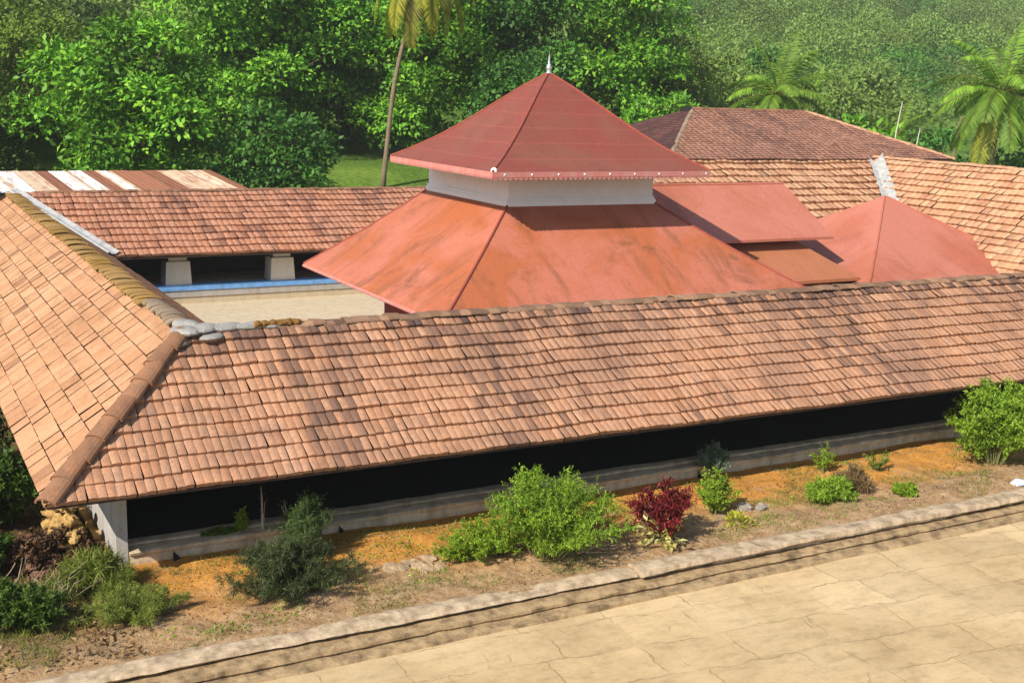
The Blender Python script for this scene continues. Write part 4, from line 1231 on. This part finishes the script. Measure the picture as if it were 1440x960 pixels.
# ------------------------------------------------------------------ terrace plants
def shrub(name, label, loc, stems, height, spread, leaf, aspect, per, mat, seed, group=None, cat='shrub', droop=.3, stemmat=None, lo=.25, sub=3, up=1.0, feather=0.0, flat=0.0, squash=1.0, stem_r=.012):
    """arching stems with side sprigs, every sprig set with leaves"""
    rng = np.random.RandomState(seed)
    rp = random.Random(seed)
    t = thing(name, label, cat, loc, group)
    x, y, z = loc
    mb = MB()
    PP, DD, NN, LL, TT = [], [], [], [], []
    for s in range(stems):
        a = rp.uniform(0, 2 * math.pi)
        k = rp.random() ** .6
        out = Vector((math.cos(a), math.sin(a) * squash, 0)) * spread * k
        hh = height * (1 - .55 * k * k) * rp.uniform(.75, 1.1)
        b = Vector((x, y, z - .05)) + out * .22 + Vector((rp.uniform(-.05, .05), rp.uniform(-.05, .05), 0))
        tip = Vector((x, y, z)) + out + Vector((0, 0, hh))
        ctl = b.lerp(tip, .5) + Vector((0, 0, hh * .22 * up)) - out * .12
        pts = []
        for i in range(7):
            q = i / 6
            pts.append(b * (1 - q) ** 2 + ctl * 2 * q * (1 - q) + tip * q * q)
        mb.tube(pts, [stem_r * (1.3 - .9 * i / 6) for i in range(7)], 4, False)
        tone = rp.random()
        sprigs = [(pts[i], (pts[min(6, i + 1)] - pts[i - 1]).normalized(), 1.0) for i in range(1, 7) if i / 6 >= lo]
        for (p, tg, w) in sprigs:
            for j in range(sub):
                d = (tg * .6 + Vector((rp.gauss(0, .6), rp.gauss(0, .6), rp.gauss(.15, .4)))).normalized()
                sl = height * rp.uniform(.10, .24)
                m = per
                q = rng.rand(m)
                base = np.array(p)[None] + np.array(d)[None] * (q * sl)[:, None]
                dirs = np.array(d)[None] * .45 + rng.normal(size=(m, 3)) * .75
                dirs[:, 2] -= droop * .5
                if flat:
                    dirs[:, 2] *= (1 - flat)
                nn = np.array([0, 0, 1.0]) + rng.normal(size=(m, 3)) * .5
                PP.append(base); DD.append(dirs); NN.append(nn)
                LL.append(leaf * (.6 + .8 * rng.rand(m)))
                TT.append(np.clip(tone * .6 + .4 * rng.rand(m), 0, 1))
    P, D, N, L, T = map(np.concatenate, (PP, DD, NN, LL, TT))
    Vv, Ff = leaf_quads(P, D, N, L, L * aspect, rng)
    mesh_obj('foliage', Vv, Ff, mat, t, {'tone': T})
    mb.build('stems', stemmat or M['stem'], t)
    return t

def add_leaves(t, name, centre, rad, n, leaf, aspect, mat, seed, zflat=.7, up=.4):
    rng = np.random.RandomState(seed)
    d = rng.normal(size=(n, 3)); d /= np.linalg.norm(d, axis=1)[:, None]
    P = np.array(centre) + d * rad * (rng.rand(n) ** .4)[:, None] * np.array([1, 1, zflat])
    D = d + rng.normal(size=(n, 3)) * .5 + np.array([0, 0, up])
    N = np.array([0, 0, 1.0]) + rng.normal(size=(n, 3)) * .5
    L = leaf * (.6 + .8 * rng.rand(n))
    Vv, Ff = leaf_quads(P, D, N, L, L * aspect, rng)
    return mesh_obj(name, Vv, Ff, mat, t, {'tone': rng.rand(n)})

def twigs(name, base, n, length, mat, parent=None, seed=0, dirn=(1, 0, .4), spread=.5, r=.012, origin=None):
    rp = random.Random(seed)
    mb = MB()
    for i in range(n):
        p = Vector(base) + Vector((rp.uniform(-.12, .12), rp.uniform(-.12, .12), 0))
        d = (Vector(dirn) + Vector((rp.gauss(0, spread), rp.gauss(0, spread), rp.gauss(0, spread * .6)))).normalized()
        L = length * rp.uniform(.5, 1.1)
        pts = [p]
        for k in range(5):
            d = (d + Vector((rp.gauss(0, .18), rp.gauss(0, .18), rp.gauss(0, .15)))).normalized()
            pts.append(pts[-1] + d * L / 5)
            if k in (1, 2, 3) and rp.random() < .7:
                dd = (d + Vector((rp.gauss(0, .6), rp.gauss(0, .6), rp.gauss(.1, .4)))).normalized()
                mb.tube([pts[-1], pts[-1] + dd * L * .2, pts[-1] + dd * L * .35 + Vector((0, 0, .03))], [r * .6, r * .4, r * .2], 4, False)
        mb.tube(pts, [r * (1 - .15 * k) for k in range(6)], 5)
    return mb.build(name, mat, parent, False, origin)

GP = 'shrubs growing on the soil terrace'
s1 = shrub('leafy_shrub', 'largest feathery green shrub on the terrace with dry branches at its right foot', (13.9, 23.3, .03), 80, 1.85, 2.05, .08, .28, 24, M['leaf_shrub'], 401, GP, squash=.8, sub=4)
twigs('dry_branches', (14.75, 22.95, .1), 11, 1.35, M['twig'], s1, 4011, (.75, -.25, .55), .33, .016)
s2 = shrub('leafy_shrub', 'low lime green shrub spreading at the left foot of the largest terrace shrub', (12.4, 23.8, .03), 46, .85, 1.2, .075, .3, 20, M['leaf_lime'], 402, GP, squash=.7)
s3 = shrub('needle_shrub', 'dark needle leaved shrub left of the bare orange soil', (7.6, 23.7, .03), 64, 1.15, 1.5, .12, .11, 34, M['leaf_needle_dark'], 403, GP, squash=.75, droop=.1)
s4 = shrub('needle_shrub', 'upright grey green needle shrub against the plinth behind the dark one', (8.6, 25.5, .03), 30, 1.45, .6, .12, .11, 30, M['leaf_needle'], 404, GP, droop=-.2)
s5 = shrub('croton', 'crimson leaved croton with cream yellow lower leaves beside the kerb', (17.1, 23.0, .03), 30, 1.45, .78, .13, .32, 11, M['leaf_red'], 405, GP, 'red plant', droop=-.25, lo=.3, sub=3)
add_leaves(s5, 'cream_leaves', (16.8, 22.65, .38), .55, 90, .26, .5, M['leaf_cream'], 4051, .6, .1)
s6 = shrub('leafy_shrub', 'yellow green wispy shrub right of the crimson croton', (19.6, 24.0, .03), 26, 1.15, .55, .09, .4, 9, M['leaf_lime'], 406, GP)
add_leaves(s6, 'yellow_leaves', (19.55, 23.0, .16), .38, 150, .13, .5, M['leaf_yellow'], 4061, .5)
s7 = shrub('leafy_shrub', 'blue green tuft rooted on the plinth edge above the yellow shrub', (21.3, 26.35, .25), 28, .85, .5, .10, .25, 12, M['leaf_blue'], 407, GP)
s8 = shrub('leafy_shrub', 'low cushion of grassy green leaves on the right half of the terrace', (23.3, 23.6, .03), 40, .55, .95, .13, .18, 18, M['leaf_shrub'], 408, GP, squash=.6)
shrub('dry_shrub', 'dry straw coloured grass tuft against the right side of the low green cushion', (24.4, 23.9, .03), 30, .6, .6, .16, .1, 12, M['leaf_dry'], 409, GP, 'dry grass', squash=.7)
shrub('leafy_shrub', 'tiny bright green tuft right of the low green cushion near the kerb', (25.6, 23.0, .03), 18, .32, .42, .085, .35, 12, M['leaf_lime'], 410, GP)
shrub('leafy_shrub', 'dense round green shrub at the right edge of the terrace', (30.9, 24.3, .03), 80, 2.25, 1.55, .11, .36, 24, M['leaf_shrub'], 411, GP, sub=4)
shrub('leafy_shrub', 'thin sprig of pale green leaves on the soil above the green cushion', (24.9, 25.6, .03), 10, .8, .4, .08, .35, 6, M['leaf_lime'], 412, GP)
shrub('leafy_shrub', 'thin yellowing sprig on the orange soil near the right shrub', (26.5, 25.0, .03), 8, .7, .35, .07, .35, 6, M['leaf_olive'], 413, GP)
# weeds rooted on the verandah plinth
GW = 'weeds on the plinth ledge'
shrub('weed', 'small green leafy weed on the plinth ledge under the near eave', (7.45, 26.9, .38), 7, .5, .16, .11, .4, 7, M['leaf_lime'], 421, GW, 'weed', droop=.9)
shrub('weed', 'tall bare stemmed weed with a few dry leaves on the plinth ledge', (7.95, 26.9, .38), 4, 1.0, .22, .05, .3, 3, M['leaf_dry'], 422, GW, 'weed', stemmat=M['pole'], sub=2)
shrub('weed', 'shorter dry weed right of the tall bare stemmed weed', (8.6, 26.9, .38), 4, .8, .2, .05, .3, 3, M['leaf_dry'], 423, GW, 'weed', stemmat=M['pole'], sub=2)
shrub('weed', 'mossy spread of tiny green leaves on the plinth ledge below the weeds', (6.9, 26.95, .39), 40, .14, .5, .05, .4, 8, M['leaf_olive'], 424, GW, 'weed', squash=.25)

# left foreground vegetation
GL = 'undergrowth left of the building'
shrub('grassy_clump', 'soft yellow green grassy clump left of the ochre soil', (4.3, 23.9, .03), 52, .5, 1.2, .13, .08, 20, M['grass'], 431, GL, 'grass clump', squash=.7, droop=-.2)
shrub('grassy_clump', 'pale dry grass clump below the end wall footing', (3.7, 25.4, .03), 46, .75, .85, .24, .07, 16, M['grass'], 432, GL, 'grass clump', droop=-.3)
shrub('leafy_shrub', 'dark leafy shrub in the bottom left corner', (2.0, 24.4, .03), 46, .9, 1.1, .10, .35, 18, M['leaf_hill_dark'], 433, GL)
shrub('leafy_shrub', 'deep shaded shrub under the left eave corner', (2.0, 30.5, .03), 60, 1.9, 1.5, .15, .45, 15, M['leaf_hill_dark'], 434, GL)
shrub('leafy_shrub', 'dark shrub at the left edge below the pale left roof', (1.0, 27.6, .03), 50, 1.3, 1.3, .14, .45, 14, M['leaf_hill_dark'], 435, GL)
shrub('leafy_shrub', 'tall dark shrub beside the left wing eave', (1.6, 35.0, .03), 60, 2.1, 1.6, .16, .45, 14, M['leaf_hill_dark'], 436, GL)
shrub('dry_shrub', 'rust brown heap of dry leaves and twigs between the dark shrubs and the end wall', (3.2, 27.3, .03), 60, .75, 1.0, .12, .45, 12, M['leaf_rust'], 437, GL, 'dry shrub', stemmat=M['twig'])
o = twigs('fallen_branch', (1.6, 25.2, .25), 7, 1.9, M['twig'], None, 441, (1, .1, .25), .3, .02, (1.6, 25.2, 0)); tag(o, 'pale dead branches lying over the undergrowth at the left edge', 'branch')
o = twigs('dead_scrub', (2.9, 24.6, .1), 16, 1.1, M['twig'], None, 443, (.1, .0, .8), .6, .010, (2.9, 24.6, 0)); tag(o, 'straggly dead scrub of thin upright twigs behind the yellow green grass', 'scrub')
o = twigs('dead_scrub', (.8, 23.4, .1), 18, 1.2, M['bark'], None, 444, (.2, .1, .7), .6, .012, (.8, 23.4, 0)); tag(o, 'dark straggly scrub of bare twigs in the bottom left corner', 'scrub')
mb = MB()
mb.tube([(3.15, 29.6, 1.30), (3.50, 29.6, 1.26), (3.66, 29.6, 1.24)], .018, 5); mb.tube([(3.2, 29.6, 1.30), (3.22, 29.6, .98), (3.3, 29.6, .90), (3.50, 29.6, .88)], .016, 5); mb.tube([(3.58, 29.6, 1.25), (3.5, 29.6, .88), (3.46, 29.6, .1)], .016, 5)
tag(mb.build('bent_bracket', M['pole'], origin=(3.3, 29.6, 0)), 'bent whitish wire bracket below the eave corner', 'bracket')
rg = random.Random(12)
st = [(3.95 - .25 * rg.random() - .25 * i / 40, 27.2 + 3.2 * rg.random(), .12 + .75 * rg.random() ** 1.5, .10 + .16 * rg.random(), .10 + .14 * rg.random(), .08 + .10 * rg.random()) for i in range(70)]
tag(lumps('rubble_mound', st, M['ochre_stone'], None, 31, (3.8, 28.5, 0)), 'yellow ochre rubble mound piled against the end wall footing', 'rubble mound')
st = [(2.6 + 1.1 * rg.random(), 26.2 + 3.0 * rg.random(), .05 + .3 * rg.random() ** 2, .07 + .16 * rg.random(), .06 + .12 * rg.random(), .05 + .09 * rg.random()) for i in range(60)]
tag(lumps('rubble_mound', st, M['rust_stone'], None, 32, (3.2, 27.5, 0)), 'rusty brown broken tiles and stones scattered left of the ochre mound', 'rubble')
# rocks on the terrace
for (x, y, a, b, c, lab) in ((20.5, 23.9, .26, .2, .16, 'larger grey rock right of the yellow green shrub'), (20.95, 23.75, .18, .16, .12, 'small grey rock touching the larger grey rock')):
    tag(lumps('rock', [(x, y, .08, a, b, c)], M['stone'], None, int(x * 10), (x, y, 0)), lab, 'rock', 'rocks on the terrace')
st = [(10.2 + 1.1 * rg.random(), 23.6 + .8 * rg.random(), .03, .10 + .3 * rg.random(), .08 + .16 * rg.random(), .05 + .06 * rg.random()) for i in range(16)]
tag(lumps('broken_slab', st, M['earth_stone'], None, 35, (10.7, 24, 0)), 'broken earthy slabs half sunk in soil left of the largest shrub', 'rubble')
mb = MB(); mb.slab([(29.2, 22.1, .12), (29.75, 22.05, .14), (29.7, 22.3, .17), (29.45, 22.36, .22), (29.15, 22.3, .15)], .04)
tag(mb.build('plastic_sheet', M['plastic'], origin=(29.4, 22.2, 0)), 'crumpled pale blue plastic sheet on the kerb at the right edge', 'plastic sheet')

# grass and litter scattered over the terrace
def scatter(name, n, zone, leaf, aspect, mat, seed, up=.9, patch=None, zf=None):
    rng = np.random.RandomState(seed)
    P = []
    while len(P) < n:
        x = zone[0] + (zone[1] - zone[0]) * rng.rand(); y = zone[2] + (zone[3] - zone[2]) * rng.rand()
        if patch is not None and fnoise(x * .6, y * .9, seed) < patch:
            continue
        P.append((x, y, zf(x, y) - .01))
    P = np.array(P)
    D = rng.normal(size=(n, 3)) * .6 + np.array([0, 0, up])
    N = rng.normal(size=(n, 3))
    L = leaf * (.5 + rng.rand(n))
    Vv, Ff = leaf_quads(P, D, N, L, L * aspect, rng)
    return tag(mesh_obj(name, Vv, Ff, mat, None, {'tone': rng.rand(n)}), kind='stuff')
scatter('terrace_grass', 11000, (4.5, 32, 22.0, 26.4), .12, .09, M['grass'], 51, .9, .10, soil_z)
scatter('terrace_weeds', 2600, (4.5, 32, 22.2, 26.4), .07, .45, M['leaf_shrub'], 56, .5, .26, soil_z)
scatter('leaf_litter', 9000, (4.0, 32, 22.0, 26.5), .06, .5, M['leaf_dry'], 52, .1, .0, soil_z)
ground_z = lambda x, y: soil_z(x, y) if y < 26.8 else side_z(x, y)
scatter('side_grass', 9000, (-2, 4.2, 22.3, 34), .17, .08, M['grass'], 53, .9, .05, ground_z)
scatter('side_litter', 9000, (-2, 4.2, 22.1, 34), .11, .5, M['leaf_dry'], 54, .2, -.2, ground_z)
scatter('debris', 5200, (2, 40, 21.6, 26.4), .045, .8, M['stone'], 55, .1, -.1, soil_z)

# ------------------------------------------------------------------ air
mb = MB(); mb.box(-520, 920, -320, 720, -3, 190)
hz = NT('air_haze')
pv = hz.n('VolumePrincipled')
hz.set(pv, 'Color', (0.90, 0.93, 0.88))
hz.set(pv, 'Density', 0.00025)
hz.t.links.new(pv.outputs[0], hz.out.inputs['Volume'])
tag(mb.build('haze', hz.m), kind='stuff')
